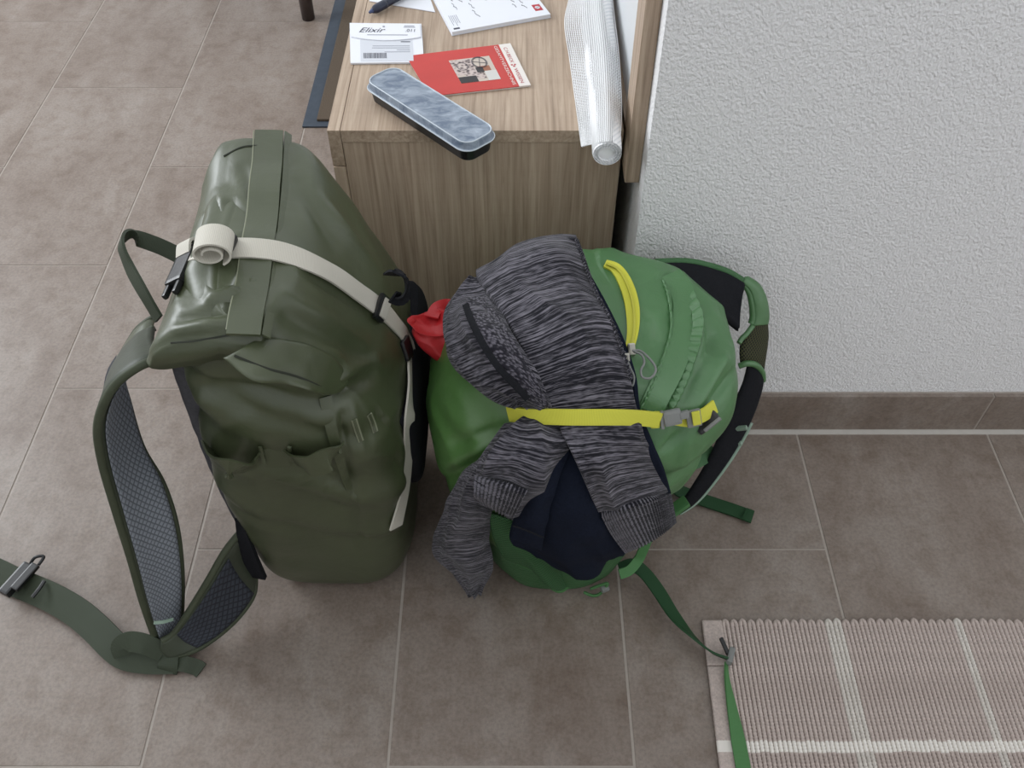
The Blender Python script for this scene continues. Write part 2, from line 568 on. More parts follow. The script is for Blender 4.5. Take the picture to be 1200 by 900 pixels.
def thin_cloth(m, amount=.5):
    nt = m.node_tree; out = nt.nodes['Material Output']; b = nt.nodes['Principled BSDF']
    t = nt.nodes.new('ShaderNodeBsdfTranslucent'); t.inputs[0].default_value = srgb(242, 243, 245)
    x = nt.nodes.new('ShaderNodeMixShader'); x.inputs[0].default_value = amount
    nt.links.new(b.outputs[0], x.inputs[1]); nt.links.new(t.outputs[0], x.inputs[2]); nt.links.new(x.outputs[0], out.inputs['Surface'])
    return m
M['roll'] = thin_cloth(roll_mat(), .12)
thin_cloth(M['net_white'], .12)

# ------------------------------------------------------------------ the setting
TX0, TW, TL = -.151, .3, .6
floor = tag(link('floor', box_me('floor', (-2.7, -1.6, -.03), (2.6, 4.2, -.0009)), M['grout']), kind='structure')
tile_me = box_me('floor_tile', (-TW / 2 + .0018, -TL / 2 + .0013, -.012), (TW / 2 - .0018, TL / 2 - .0013, 0), .0006)
tile_me.materials.append(M['tile'])
for ci in range(-8, 8):
    off = .66 if ci % 2 else .96
    for ri in range(-5, 6):
        yc = off + TL * ri + TL / 2 - .6
        if yc < -1.29 or yc > 3.9: continue
        xc = TX0 + TW * ci + TW / 2
        t = link('floor_tile', tile_me, None, floor)
        t.location = (xc, yc, 0)

WX, WY = .157, .884
wall = tag(link('wall_right', box_me('wall_right', (WX, WY, 0), (2.6, 4.2, 2.5), .002), M['plaster']), kind='structure')
base = tag(link('baseboard_right', box_me('baseboard_right', (WX + .003, WY - .0102, 0), (2.6, WY, .083)), M['grout']), kind='structure')
seam_x = at(1156, 480, Y=WY - .01).x
edges_x = [WX + .004, seam_x - .6, seam_x, seam_x + .6, 2.0, 2.6]
for a, b in zip(edges_x[:-1], edges_x[1:]):
    if b - a < .02: continue
    link('skirting_tile', box_me('skirting_tile', (a + .001, WY - .011, .0035), (b - .0015, WY - .004, .0845), .0012), M['tile_base'], base)
# light joint between skirting and floor
link('joint', box_me('joint', (WX + .003, WY - .0185, -.002), (2.6, WY - .009, .0022), .0008), plain('pale_joint', (192, 188, 182), .8, .2, var=.05), base)
# wall beyond the far end of the room, left side of the hall
tag(link('wall_back', box_me('wall_back', (-2.7, 4.2, 0), (2.6, 4.3, 2.5)), M['plaster']), kind='structure')

tag(link('wall_left', box_me('wall_left', (-2.8, -1.6, 0), (-2.7, 4.2, 2.5)), M['plaster']), kind='structure')
tag(link('wall_front', box_me('wall_front', (-2.7, -1.7, 0), (2.6, -1.6, 2.5)), M['plaster']), kind='structure')  # unseen wall behind the camera, added to hold back low front light

# ------------------------------------------------------------------ cabinet
CZ, CY = .50, at(383, 153, Z=.50).y
CX0, CX1 = at(383, 153, Z=.50).x, .136
CYB = 1.66
cab = thing('shoe_cabinet', ((CX0 + CX1) / 2, CY, 0), 'light oak low cabinet with papers on its top', 'cabinet')
DX = .0155
link('top_board', box_me('top_board', (CX0 + DX + .0006, CY, CZ - .017), (CX1, CYB, CZ), .0008), M['wood_top'], cab)
link('end_panel', box_me('end_panel', (CX0 + DX + .0006, CY + .0012, .0), (CX1, CY + .018, CZ - .0175), .0006), M['wood_side'], cab)
link('end_panel', box_me('end_panel', (CX0 + DX + .0006, CYB - .018, .0), (CX1, CYB, CZ - .0175), .0006), M['wood_side'], cab)
link('back_board', box_me('back_board', (CX1 - .008, CY + .02, .02), (CX1 - .002, CYB - .02, CZ - .018)), M['wood_side'], cab)
link('bottom_board', box_me('bottom_board', (CX0 + DX + .001, CY + .02, .04), (CX1 - .01, CYB - .02, .056)), M['wood_top'], cab)
link('front_rail', box_me('front_rail', (CX0, CY, CZ - .052), (CX0 + DX, CYB, CZ), .0008), M['wood_top'], cab)
ym = (CY + CYB) / 2
for a, b in ((CY, ym - .001), (ym + .001, CYB)):
    link('door', box_me('door', (CX0, a, .045), (CX0 + DX, b, CZ - .0535), .0008), M['wood_side'], cab)
link('plinth', box_me('plinth', (CX0 + .03, CY + .02, 0), (CX0 + .045, CYB - .02, .044)), M['wood_side'], cab)

# wooden framed white panel on the return of the wall
pan = thing('wall_panel', (.148, .92, .45), 'oak framed white panel hung on the wall beside the cabinet', 'panel')
PZ, PY = at(733, 214, Y=.915).z, .915
link('stile', box_me('stile', (.139, PY, PZ), (.1565, PY + .055, 1.9), .0008), M['wood_side'], pan)
link('stile', box_me('stile', (.139, 1.7, PZ), (.1565, 1.75, 1.9), .0008), M['wood_side'], pan)
link('rail', box_me('rail', (.139, PY + .0555, PZ), (.1565, 1.6995, PZ + .05), .0008), M['wood_top'], pan)
link('rail', box_me('rail', (.139, PY + .0555, 1.85), (.1565, 1.6995, 1.9), .0008), M['wood_top'], pan)
link('white_board', box_me('white_board', (.145, PY + .0555, PZ + .0505), (.1565, 1.6995, 1.8495)), M['white_panel'], pan)

# ------------------------------------------------------------------ door mat
mx0, my0 = at(354, 148, Z=.004).x, at(354, 148, Z=.004).y
dm = thing('door_mat', ((mx0 + .1) / 2, my0, 0), 'brown pile door mat with grey rubber border on the tiles behind the cabinet', 'door mat')
link('rubber_border', box_me('rubber_border', (mx0, my0, .0002), (.13, my0 + .85, .004), .001), M['mat_rubber'], dm)
px_, py_ = at(371, 140, Z=.009).x, at(371, 140, Z=.009).y
link('pile', box_me('pile', (px_, py_, .004), (.10, my0 + .81, .010), .002), M['mat_pile'], dm)

# stool whose one foot shows at the far edge
sx, sy = at(361, 24, Z=0).x, at(361, 24, Z=0).y + .01
st = thing('wooden_stool', (sx, sy + .2, 0), 'dark brown wooden stool leg standing on the far tiles', 'stool')
for dx, dy in ((0, 0), (-.05, .30), (-.31, .20), (-.20, .42)):
    p = Vector((sx + dx, sy + dy, 0))
    tube('leg', [p, p + Vector((0, 0, .22)), p + Vector((0, 0, .44))], lambda t: .016 + .004 * t, M['dark_wood'], st, n=8, k=12)
tube('seat', [Vector((sx - .14, sy + .23, .44)), Vector((sx - .14, sy + .23, .452)), Vector((sx - .14, sy + .23, .465)), Vector((sx - .14, sy + .23, .475))], lambda t: .26, M['dark_wood'], st, n=4, k=40)

# ------------------------------------------------------------------ rug
def rug_mat(name, c1, c2, y0=-.171):
    m, nt, b = new_mat(name)
    t = nt.nodes.new('ShaderNodeTexCoord'); s = nt.nodes.new('ShaderNodeSeparateXYZ')
    nt.links.new(t.outputs['Object'], s.inputs[0])
    def band(y0, y1):
        a = nt.nodes.new('ShaderNodeMath'); a.operation = 'GREATER_THAN'; nt.links.new(s.outputs['Y'], a.inputs[0]); a.inputs[1].default_value = y0
        c = nt.nodes.new('ShaderNodeMath'); c.operation = 'LESS_THAN'; nt.links.new(s.outputs['Y'], c.inputs[0]); c.inputs[1].default_value = y1
        d = nt.nodes.new('ShaderNodeMath'); d.operation = 'MULTIPLY'; nt.links.new(a.outputs[0], d.inputs[0]); nt.links.new(c.outputs[0], d.inputs[1])
        return d.outputs[0]
    n = noise_node(nt, 350, 3, .6, t.outputs['Object'])
    n2 = noise_node(nt, 14, 3, .6, coord(nt, 'Object'))
    base = ramp(nt, n.outputs['Fac'], [(.3, srgb(*[x * .86 for x in c1])), (.7, srgb(*c1))])
    base = mix(nt, .35, base, ramp(nt, n2.outputs['Fac'], [(.3, srgb(200, 192, 188)), (.7, (1, 1, 1, 1))]), 'MULTIPLY')
    c = mix(nt, band(y0, y0 + .014), base, srgb(*c2))
    nt.links.new(c, b.inputs['Base Color'])
    b.inputs['Roughness'].default_value = .95; b.inputs['Specular IOR Level'].default_value = .1
    bump(nt, b, n.outputs['Fac'], .4, .001)
    return m
M['rug'] = rug_mat('beige_cotton_cord', (206, 192, 185), (230, 225, 218))
M['rug_pale'] = rug_mat('cream_cotton_cord', (226, 220, 212), (232, 227, 220))
RX, RY = at(823, 725, Z=.004).x, at(823, 727, Z=.004).y
M['rug_base'] = rug_mat('rug_ground_weave', (206, 192, 185), (230, 225, 218), RY - .003 - .171)
rug = thing('woven_rug', (RX, RY, 0), 'beige ribbed cotton rug with cream stripes on the floor tiles', 'rug')
HEM = .024; LEN = .75; PITCHX = .01155; NLOOP = 84
g = [[Vector((RX + HEM - .004 + PITCHX * NLOOP * j / 8, RY - .006 - (LEN - .006) * i / 8, .0018)) for j in range(9)] for i in range(9)]
o = sheet('ground_weave', g, M['rug_base'], rug, .003)
# one U shaped loop of thick cord: up, round, down, with a knot every few millimetres
def cord_loop():
    r = .0030; cp = PITCHX / 4; step = .0041
    path = []
    n = int(LEN / step)
    fine = 3
    for i in range(n * fine + 1): path.append((-cp, -LEN + i * step / fine, i))
    for a in range(1, 6):
        an = math.pi * (1 - a / 6); path.append((cp * math.cos(an), .0 + cp * .9 * math.sin(an), a * 2))
    for i in range(n * fine, -1, -1): path.append((cp, -LEN + i * step / fine, i))
    V, F, K = [], [], 6
    m = len(path)
    for i, (x, y, ph) in enumerate(path):
        x0, y0, _ = path[max(i - 1, 0)]; x1, y1, _ = path[min(i + 1, m - 1)]
        T = Vector((x1 - x0, y1 - y0, 0)).normalized(); Sd = Vector((T.y, -T.x, 0))
        k = .80 + .32 * (.5 + .5 * math.cos(2 * math.pi * ph / fine))
        for q in range(K):
            an = 2 * math.pi * q / K
            V.append(Vector((x, y, .0042)) + Sd * (math.cos(an) * r * k) + Vector((0, 0, math.sin(an) * r * 1.15 * k)))
    for i in range(m - 1):
        for q in range(K):
            F.append((i * K + q, i * K + (q + 1) % K, (i + 1) * K + (q + 1) % K, (i + 1) * K + q))
    return mesh('cord_loop', V, F)
cord = cord_loop(); cord.materials.append(M['rug'])
pale_x = [at(978, 726, Z=.008).x, at(1122, 726, Z=.008).x]
for k in range(NLOOP):
    x = RX + HEM + PITCHX * (k + .5)
    o = bpy.data.objects.new('cord_loop', cord); COL.objects.link(o)
    o.parent = rug; o.matrix_parent_inverse = Matrix.Translation(-Vector(rug.location))
    o.location = (x, RY - .003 + random.uniform(-.0012, .0012), 0)
    if min(abs(x - q) for q in pale_x) < PITCHX * .95 or (k > 45 and k % 13 in (0, 1)):
        o.material_slots[0].link = 'OBJECT'; o.material_slots[0].material = M['rug_pale']
# narrow flat hem along the left edge
hx = lambda s: RX + HEM - .004 - (HEM - .003) + (-.0135 * s * LEN / .195) * .35
M['rug_hem'] = rug_mat('hem_weave', (206, 192, 185), (230, 225, 218), RY - .003 - .171)
for nm, s0, s1, mt in (('hem_corner', 0, .085, M['rug']), ('hem', .085, 1, M['rug_hem'])):
    g = [[Vector((hx(q) + (RX + HEM + .001 - hx(q)) * j / 24, RY - q * LEN, .0038 + (.0008 if 0 < j < 24 else 0))) for j in range(25)] for q in [s0 + (s1 - s0) * k / int(20 + 300 * (s1 - s0)) for k in range(int(21 + 300 * (s1 - s0)))]]
    sheet(nm, g, mt, rug, .005, lambda u, v, a, b, p: .0007 * math.sin(p.y * 1700) * math.sin(p.x * 1900))

# ------------------------------------------------------------------ olive roll-top backpack
olive = thing('olive_backpack', (-.24, .72, 0), 'olive green roll-top backpack with off-white strap standing on the tiles', 'backpack')

def olive_disp(p, n):
    d = .0045 * noise.noise(p * 9) + .0022 * noise.noise(p * 22 + Vector((3, 1, 7)))
    if p.z > .30:
        d += .006 * (ridged(p, 9, 2.1) - .45) * min(1, (p.z - .30) / .08)
    # slanting press folds on the upper side panel and below the pocket loops
    if n.y < -.3:
        q = p.x * .55 + p.z
        for zc, w, a in ((.352, .022, -.006), (.312, .020, .005), (.222, .016, .004), (.198, .014, -.003), (.43, .014, -.007)):
            d += a * math.exp(-((q + .13 - zc + .012 * noise.noise(p * 14)) / w) ** 2)
    # vertical seam
    if n.y < -.2:
        d -= .004 * math.exp(-((p.x + .178 - .05 * (p.z - .3)) / .004) ** 2) * (1 if .15 < p.z < .42 else 0)
    return d
ok = [(0.000, -.322, -.168, .622, .835, 3.6, 0), (.006, -.338, -.154, .604, .848, 3.2, 0), (.04, -.350, -.139, .588, .862, 4.2, 0),
      (.14, -.352, -.128, .574, .868, 4.6, 0), (.26, -.350, -.121, .565, .872, 4.6, -.02), (.36, -.345, -.122, .560, .874, 4.0, -.18),
      (.425, -.338, -.132, .562, .872, 3.8, -.40), (.475, -.326, -.148, .568, .870, 2.9, -.5), (.520, -.31, -.176, .574, .868, 2.8, -.42),
      (.544, -.29, -.205, .578, .856, 2.6, -.22), (.551, -.28, -.232, .585, .85, 2.4, -.1)]
ob_me = body_mesh('main_body', ok, 110, 180, olive_disp)
crease(ob_me, [(392, 462, 436, 438, -.012, .008), (378, 452, 442, 424, .008, .008), (325, 556, 412, 578, .006, .006), (300, 560, 405, 596, -.006, .007),
               (350, 478, 388, 498, .007, .014), (245, 452, 372, 474, -.013, .011), (255, 500, 340, 470, .004, .010), (300, 600, 400, 640, -.004, .014),
               (332, 345, 425, 402, .006, .010), (338, 372, 430, 416, -.006, .010), (352, 318, 438, 372, -.004, .006), (352, 215, 392, 282, -.006, .012),
               (380, 235, 430, 300, .005, .012), (428, 536, 462, 532, .003, .004), (410, 470, 425, 540, .004, .008), (200, 440, 255, 470, -.006, .008), (330, 405, 400, 415, .005, .008)])
link('main_body', ob_me, M['olive'], olive)

# rolled closure lying over the top
def flap_mesh():
    sec = [(-.228, .532), (-.229, .545), (-.245, .553), (-.28, .556), (-.312, .548), (-.334, .528), (-.345, .50), (-.342, .472), (-.33, .468), (-.31, .492), (-.28, .515), (-.25, .522)]
    ns, ny = 84, 90
    base_ = spline([Vector((x, 0, z)) for x, z in sec] + [Vector((sec[0][0], 0, sec[0][1]))], ns + 1)[:-1]
    V, F = [], []
    for i in range(ny):
        t = i / (ny - 1); y = .562 + .296 * t
        e = min(t, 1 - t)
        pinch = 1 - .35 * math.exp(-(e / .03) ** 2)
        for k, b in enumerate(base_):
            cxm, czm = -.285, .517
            x = cxm + (b.x - cxm) * (1 - .10 * math.exp(-(e / .02) ** 2)); z = czm + (b.z - czm) * pinch
            x += -.024 * t * max(0, min(1, (b.x + .335) / .08)) - .006 * math.sin(math.pi * t) * (1 if b.x < -.3 else 0) + .004 * math.sin(t * 3)
            z += .012 * (t - .5) - .010 * math.sin(math.pi * t) * max(0, (-.27 - b.x)) / .07
            if b.x < -.29: z = max(z, z + (.505 - z) * .8 * max(0, 1 - t / .22)) if z < .505 else z
            top = 1 if b.z > .52 else .4
            P = Vector((x, y, z))
            w = .005 * (ridged(Vector((x * 1.3 + y * .5, y, 0)), 12, 5) - .5) + .007 * noise.noise(Vector((x * 8, y * 20, 3)))
            lim = min(1, max(0, (-.253 - .024 * t - x) / .02))
            z += w * top * lim
            # dents beside the strap
            z -= .010 * math.exp(-((y - .705) / .02) ** 2 - ((x + .285) / .03) ** 2)
            V.append(Vector((x, y + .004 * noise.noise(Vector((x * 12, 0, i * .0))), z)))
    for i in range(ny - 1):
        for k in range(ns):
            F.append((i * ns + k, (i + 1) * ns + k, (i + 1) * ns + (k + 1) % ns, i * ns + (k + 1) % ns))
    F.append(tuple(range(ns))); F.append(tuple((ny - 1) * ns + k for k in range(ns))[::-1])
    return mesh('roll_closure', V, F)
fl_me = flap_mesh()
crease(fl_me, [(256, 312, 300, 346, -.008, .007), (248, 352, 296, 330, .007, .006), (212, 372, 268, 360, -.007, .006), (206, 388, 262, 378, .005, .005), (270, 242, 300, 272, -.007, .006),
               (258, 225, 268, 268, .006, .007), (236, 318, 250, 352, .005, .006), (285, 195, 296, 232, -.004, .006)])
flap = link('roll_closure', fl_me, M['olive'], olive)
OB = bvh_of(ob_me); OF = bvh_of(ob_me, fl_me); FL = bvh_of(fl_me)

# stiff closing strip with its pale seam, and the second lip beside it
def strip(px_a, px_b, off, w, mat, name, thick, par, k=14):
    pts = [(px_a[0] + (px_b[0] - px_a[0]) * i / k, px_a[1] + (px_b[1] - px_a[1]) * i / k) for i in range(k + 1)]
    P, N = on_path(OF, pts, off)
    P = [p for p in P]
    return ribbon(name, P, (0.1, -.05, 1), w, mat, par, thick, n=60)
ya, yb = .562, .858
def strip3(xw, z0, z1, w, th, name, mat, par, ysq=0):
    P = [Vector((xw - .026 * i / 12 + .004 * math.sin(3 * i / 12), ya + ysq + (yb - ya - 2 * ysq) * i / 12, z0 + (z1 - z0) * i / 12 + .0015 * math.sin(i * 1.7))) for i in range(13)]
    return ribbon(name, P, (.12, 0, 1), w, mat, par, th, n=50)
st_ = strip3(-.2415, .5475, .5595, .030, .003, 'closing_strip', M['olive'], flap)
strip3(-.2570, .5500, .5622, .0013, .0016, 'seam', M['stitch'], st_, .004)
lipP = [Vector((-.2235 - .026 * i / 12 + .004 * math.sin(3 * i / 12), ya + .004 + (yb - ya + .003) * i / 12, .541 + .012 * i / 12)) for i in range(13)]
ribbon('inner_lip', lipP, (.7, 0, .7), .009, M['olive'], flap, .002, n=50)
# stitched cross seam near the ends of the roll
for pts in ([(262, 183), (285, 172), (312, 171), (332, 172)], [(200, 402), (225, 400), (250, 396), (272, 392)]):
    P, N = on_path(OF, pts, .0006)
    ribbon('seam', P, N, .0016, M['thread'], flap, .0008)

# stitched side fold hanging over the narrow side
ctrl = []
for row in ([(300, 398, .004), (335, 398, .003), (372, 408, .003), (398, 425, .003), (408, 446, .001)],
            [(280, 410, .024), (322, 420, .020), (356, 432, .018), (380, 445, .016), (396, 460, .005)],
            [(262, 420, .030), (296, 446, .034), (334, 450, .030), (364, 458, .028), (380, 463, .016)]):
    ctrl.append([on(OB, a, b, c)[0] for a, b, c in row])
g = patch_grid(ctrl, 18, 44)
fold = sheet('side_fold', g, M['olive'], olive, .0035, lambda u, v, a, b, p: .0018 * noise.noise(p * 40))
P = [g[12][j] + Vector((0, -.003, .0025)) for j in range(1, 43, 3)]
ribbon('stitching', P, (0, -.6, .8), .0022, M['thread'], fold, .0008, n=70)

# vertical side seam band
P, N = on_path(OB, [(381, 465), (388, 500), (397, 535), (408, 570), (416, 585)], .001)
ribbon('seam_band', P, N, lambda t: .013 - .006 * t, M['olive'], olive, .002)

# pocket loops across the side
pts = [(246, 526, .001), (252, 538, .012), (268, 550, .024), (288, 547, .018), (303, 538, .002), (312, 537, .001), (324, 536, .001), (338, 535, .001), (342, 536, .002), (354, 545, .018), (368, 546, .022), (384, 538, .012), (397, 527, .001)]
P, N = on_path(OB, pts)
loop = ribbon('daisy_chain_band', P, [Vector((0, -1, .12))] * len(P), .030, M['olive'], olive, .0022, n=90)
for a, b in (((305, 524), (310, 543)), ((339, 524), (342, 541)), ((394, 512), (399, 531))):
    P, N = on_path(OB, [a, ((a[0] + b[0]) / 2, (a[1] + b[1]) / 2), b], .004)
    ribbon('bar_tack', P, N, .004, M['olive'], loop, .002)
# pressed slots on the corner
for pts in ([(415, 492), (419, 505), (423, 517)], [(433, 486), (437, 496), (440, 506)]):
    P, N = on_path(OB, pts, .0008)
    s_ = ribbon('attachment_slot', P, N, .0062, M['stitch'], olive, .0016)
    P, N = on_path(OB, pts, .0020)
    ribbon('slot_opening', P, N, .0032, M['olive'], s_, .001)
# black stretch pocket on the far front, added to darken the gap between bags
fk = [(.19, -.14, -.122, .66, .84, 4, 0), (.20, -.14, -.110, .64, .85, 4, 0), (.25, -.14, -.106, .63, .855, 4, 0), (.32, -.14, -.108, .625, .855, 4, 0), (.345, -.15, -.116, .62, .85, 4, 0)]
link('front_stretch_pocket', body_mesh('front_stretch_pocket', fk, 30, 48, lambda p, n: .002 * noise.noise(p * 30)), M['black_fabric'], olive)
# padded back panel
pk = [(.05, -.353, -.330, .630, .845, 4, 0), (.06, -.358, -.330, .622, .85, 4, 0), (.20, -.362, -.330, .612, .853, 4, 0), (.35, -.360, -.325, .610, .853, 4, 0), (.46, -.354, -.32, .612, .853, 4, 0), (.475, -.348, -.32, .62, .84, 4, 0)]
link('back_padding', body_mesh('back_padding', pk, 40, 48, lambda p, n: .001 * noise.noise(p * 60)), M['pad_grey'], olive)
# dark webbing wing where the hip belt meets the bag
P = [at(281, 607, Y=.588), at(286, 630, Y=.584), at(294, 655, Y=.582), at(301, 675, Y=.584)]
ribbon('belt_anchor', P, (-.2, -1, .1), lambda t: .010 + .016 * t, M['black_fabric'], olive, .006)

# shoulder strap, near one
def pad(name, A, B, nr, nc, thick, mat_out, mat_in, par, pipe, inset=.10, label=None, flip=1, in_rows=None):
    ctrl = [[at(a[0], a[1], Y=a[2]), (at(a[0], a[1], Y=a[2]) + at(b[0], b[1], Y=b[2])) / 2 + Vector((-.004, 0, .0)), at(b[0], b[1], Y=b[2])] for a, b in zip(A, B)]
    for r in ctrl:
        for p in r: p.z = max(p.z, .008)
    g = patch_grid(ctrl, nr, nc)
    for r in g:
        for p in r: p.z = max(p.z, .008)
    o = sheet(name, g, mat_out, par, thick)
    N = grid_normals(g); s = face_cam(g, N) * flip
    i0, i1 = in_rows if in_rows else (2, nr - 2)
    m = max(1, int(nc * inset))
    gi = [[g[i][j] + N[i][j] * (s * (thick * .5 + .0012)) for j in range(m, nc - m)] for i in range(i0, i1)]
    sheet('mesh_lining', gi, mat_in, o, .0016)
    tube('binding', [g[i][0] for i in range(0, nr, 2)], .0046, pipe, o, n=nr * 2)
    tube('binding', [g[i][-1] for i in range(0, nr, 2)], .0040, pipe, o, n=nr * 2)
    return o, g
A = [(189, 421, .588), (162, 430, .575), (132, 455, .565), (115, 495, .555), (119, 540, .55), (136, 600, .54), (153, 655, .53), (167, 705, .52), (181, 745, .512), (190, 762, .506)]
B = [(181, 384, .68), (160, 397, .67), (140, 428, .655), (150, 472, .64), (166, 524, .62), (191, 568, .60), (207, 620, .58), (213, 680, .56), (211, 732, .535), (207, 756, .514)]
strap, sg = pad('shoulder_strap', A, B, 70, 17, .010, M['olive_dark'], M['grey_net'], olive, M['olive_pipe'], in_rows=(12, 68))
# bar across the lining and webbing end of that strap
P = [at(185, 727, Y=.512), at(196, 726, Y=.516), at(207, 723, Y=.524)]
ribbon('bar_tack', [p + Vector((0, -.008, .010)) for p in P], (0, -.6, .8), .004, M['pale_green'], strap, .002)
P = [at(199, 756, Y=.503), at(198, 768, Y=.494), at(197, 780, Z=.012), at(196, 787, Z=.004)]
ribbon('strap_end_webbing', P, (0, -.7, .6), .026, M['olive_web'], strap, .004)
P = [at(203, 776, Z=.008), at(216, 778, Z=.012), at(230, 782, Z=.005), at(236, 786, Z=.003)]
ribbon('strap_tail', P, (0, -.4, 1), .020, M['olive_web'], strap, .003)
# far strap top showing beside the near one
A2 = [(181, 372, .76), (163, 385, .75), (146, 412, .74), (131, 440, .73), (124, 490, .64), (127, 536, .63), (145, 596, .61), (162, 650, .585), (176, 698, .55)]
B2 = [(184, 410, .70), (168, 418, .69), (152, 432, .68), (140, 450, .67), (146, 486, .69), (160, 526, .68), (184, 572, .65), (200, 624, .62), (206, 676, .58)]
strap2, _ = pad('shoulder_strap', A2, B2, 30, 11, .010, M['olive'], M['navy_net'], olive, M['olive_pipe'], in_rows=(8, 29))

# hip belt wing and webbing
A3 = [(283, 622, .592), (264, 646, .572), (243, 682, .548), (222, 716, .528), (204, 742, .512), (188, 752, .503)]
B3 = [(299, 668, .600), (297, 696, .572), (280, 722, .546), (255, 745, .522), (228, 762, .500), (196, 772, .492)]
wing, wg = pad('hip_belt_wing', A3, B3, 44, 15, .009, M['olive_dark'], M['navy_net'], olive, M['olive_pipe'], in_rows=(9, 34))
Pn = [(226, 762), (200, 764), (170, 766), (146, 768)]
P = [at(a, b, Z=.020) for a, b in Pn]
ribbon('belt_loop', [at(192, 764, Z=.022), at(170, 755, Z=.036), at(152, 752, Z=.036), at(142, 758, Z=.03), at(146, 768, Z=.02)], (0, -.6, .8), .026, M['olive_web'], wing, .003, n=40)
P = [at(205, 772, Z=.012), at(175, 772, Z=.014), at(150, 768, Z=.016), at(134, 758, Z=.018), at(114, 738, Z=.02), at(92, 719, Z=.02), at(66, 703, Z=.018), at(40, 691, Z=.014), at(16, 681, Z=.012), at(-14, 667, Z=.010), at(-60, 650, Z=.008)]
belt = ribbon('belt_webbing', P, (.05, -.45, 1), .038, M['olive_web'], wing, .003, n=90)
bc = at(20, 679, Z=.022)
bd = (at(40, 690, Z=.022) - at(-5, 668, Z=.022)).normalized(); bs = Vector((-bd.y, bd.x, 0))
rbox('buckle', bc, bd, bs, (0, 0, 1), (.016, .050, .012), .003, M['black'], belt)
rbox('buckle_bar', bc + bd * .012 + bs * .006 + Vector((0, 0, .006)), bd, bs, (0, 0, 1), (.012, .042, .006), .002, M['black'], belt)
tube('buckle_prong', [bc + bs * .022, bc + bs * .034 + bd * .004 + Vector((0, 0, .008)), bc + bs * .040 + bd * .014 + Vector((0, 0, .008)), bc + bs * .028 + bd * .014 + Vector((0, 0, .004))], .0022, M['black'], belt)
ribbon('belt_keeper', [at(38, 700, Z=.026), at(46, 690, Z=.028), at(52, 681, Z=.026)], (.05, -.3, 1), .004, M['black'], belt, .003)

# grab handle
P = [at(213, 301, Y=.735), at(188, 289, Y=.738), at(163, 280, Y=.735), at(147, 277, Y=.722), at(142, 288, Y=.70), at(152, 314, Y=.68), at(168, 343, Y=.655), at(186, 374, Y=.635)]
Nh = [Vector((.1, -.5, .9)), Vector((.1, -.6, .8)), Vector((0, -.5, .85)), Vector((-.7, -.2, .7)), Vector((-.9, -.3, .5)), Vector((-.8, -.5, .5)), Vector((-.8, -.5, .5)), Vector((-.8, -.5, .5))]
ribbon('grab_handle', P, Nh, .017, M['olive_web'], olive, .003, n=70)

# off-white closing strap
OF = bvh_of(ob_me, fl_me, st_.data)
wp = [(222, 297), (243, 294), (268, 291), (300, 291), (332, 296), (365, 308), (395, 324), (420, 342), (447, 362), (462, 377), (475, 394)]
P, N = on_path(OF, wp, .0035)
for i in range(1, len(N)): N[i] = (N[i] * .5 + Vector((.25, -.1, 1)).normalized() * .5)
OBP = bvh_of(ob_me, next(o for o in bpy.data.objects if o.name == 'front_stretch_pocket').data)
P += [on(OBP, a, b, .003)[0] for a, b in ((480, 412), (481, 440), (480, 485), (478, 530), (474, 575), (464, 618))]
N += [Vector((.9, -.2, .4)), Vector((1, -.35, .1)), Vector((1, -.40, .05)), Vector((1, -.40, .05)), Vector((1, -.45, .05)), Vector((.8, -.6, .05))]
wst = ribbon('closing_strap', P, N, .0225, M['white_web'], olive, .0024, n=150)
# slider on it
c, n_ = on(OF, 447, 361, .007)
d_ = (P[9] - P[7]).normalized(); s_ = d_.cross(n_).normalized()
sl = rbox('slider', c, d_, s_, n_, (.017, .030, .008), .003, M['black'], wst)
rbox('slider_webbing', c + n_ * .004 + d_ * .003, d_, s_, n_, (.012, .0225, .005), .002, M['white_web'], sl)
# lower buckle hanging where the strap turns over the edge
c2 = on(OBP, 477, 408, .004)[0]
rbox('lower_buckle', c2, (.2, -.3, -.9), (.2, .9, -.3), (1, 0, .2), (.026, .020, .006), .003, M['black'], wst)
# rolled spare webbing
rc = at(248, 281, Y=.72); rc = on(OF, 248, 287, .016)[0]
axis = Vector((.10, -.96, .02)).normalized()
e1 = axis.cross(Vector((0, 0, 1))).normalized(); e2 = axis.cross(e1)
if e2.z < 0: e2 = -e2
sp = [rc + e1 * (math.cos(a) * (.0060 + .00105 * a) * 1.15) + e2 * (math.sin(a) * (.0060 + .00105 * a) * .85) for a in [q * .35 for q in range(31)]]
nn = [e1 * math.cos(q * .35) + e2 * math.sin(q * .35) for q in range(31)]
ribbon('rolled_webbing', sp, nn, .030, M['white_web'], wst, .0019, n=150)
# black buckle beside it
bpos, bn = on(OF, 214, 312, .006)
dd = (at(226, 284, Z=bpos.z) - at(203, 336, Z=bpos.z)).normalized(); ss = dd.cross(Vector((-.5, -.3, .8))).normalized(); nn_ = ss.cross(dd)
bk = rbox('top_buckle', bpos, dd, ss, nn_, (.052, .022, .010), .004, M['black'], wst)
rbox('buckle_prong', bpos - dd * .030 + ss * .007, dd, ss, nn_, (.022, .005, .006), .002, M['black'], bk)
rbox('buckle_prong', bpos - dd * .030 - ss * .007, dd, ss, nn_, (.022, .005, .006), .002, M['black'], bk)
ribbon('buckle_webbing', [bpos + dd * .012 + nn_ * .004, bpos + dd * .026 + nn_ * .008, bpos + dd * .034 + nn_ * .002], nn_, .018, M['white_web'], bk, .003)
rbox('buckle_rest', on(OF, 262, 288, .006)[0], (1, -.2, 0), (.2, 1, .1), (0, 0, 1), (.020, .026, .008), .003, M['black'], wst)
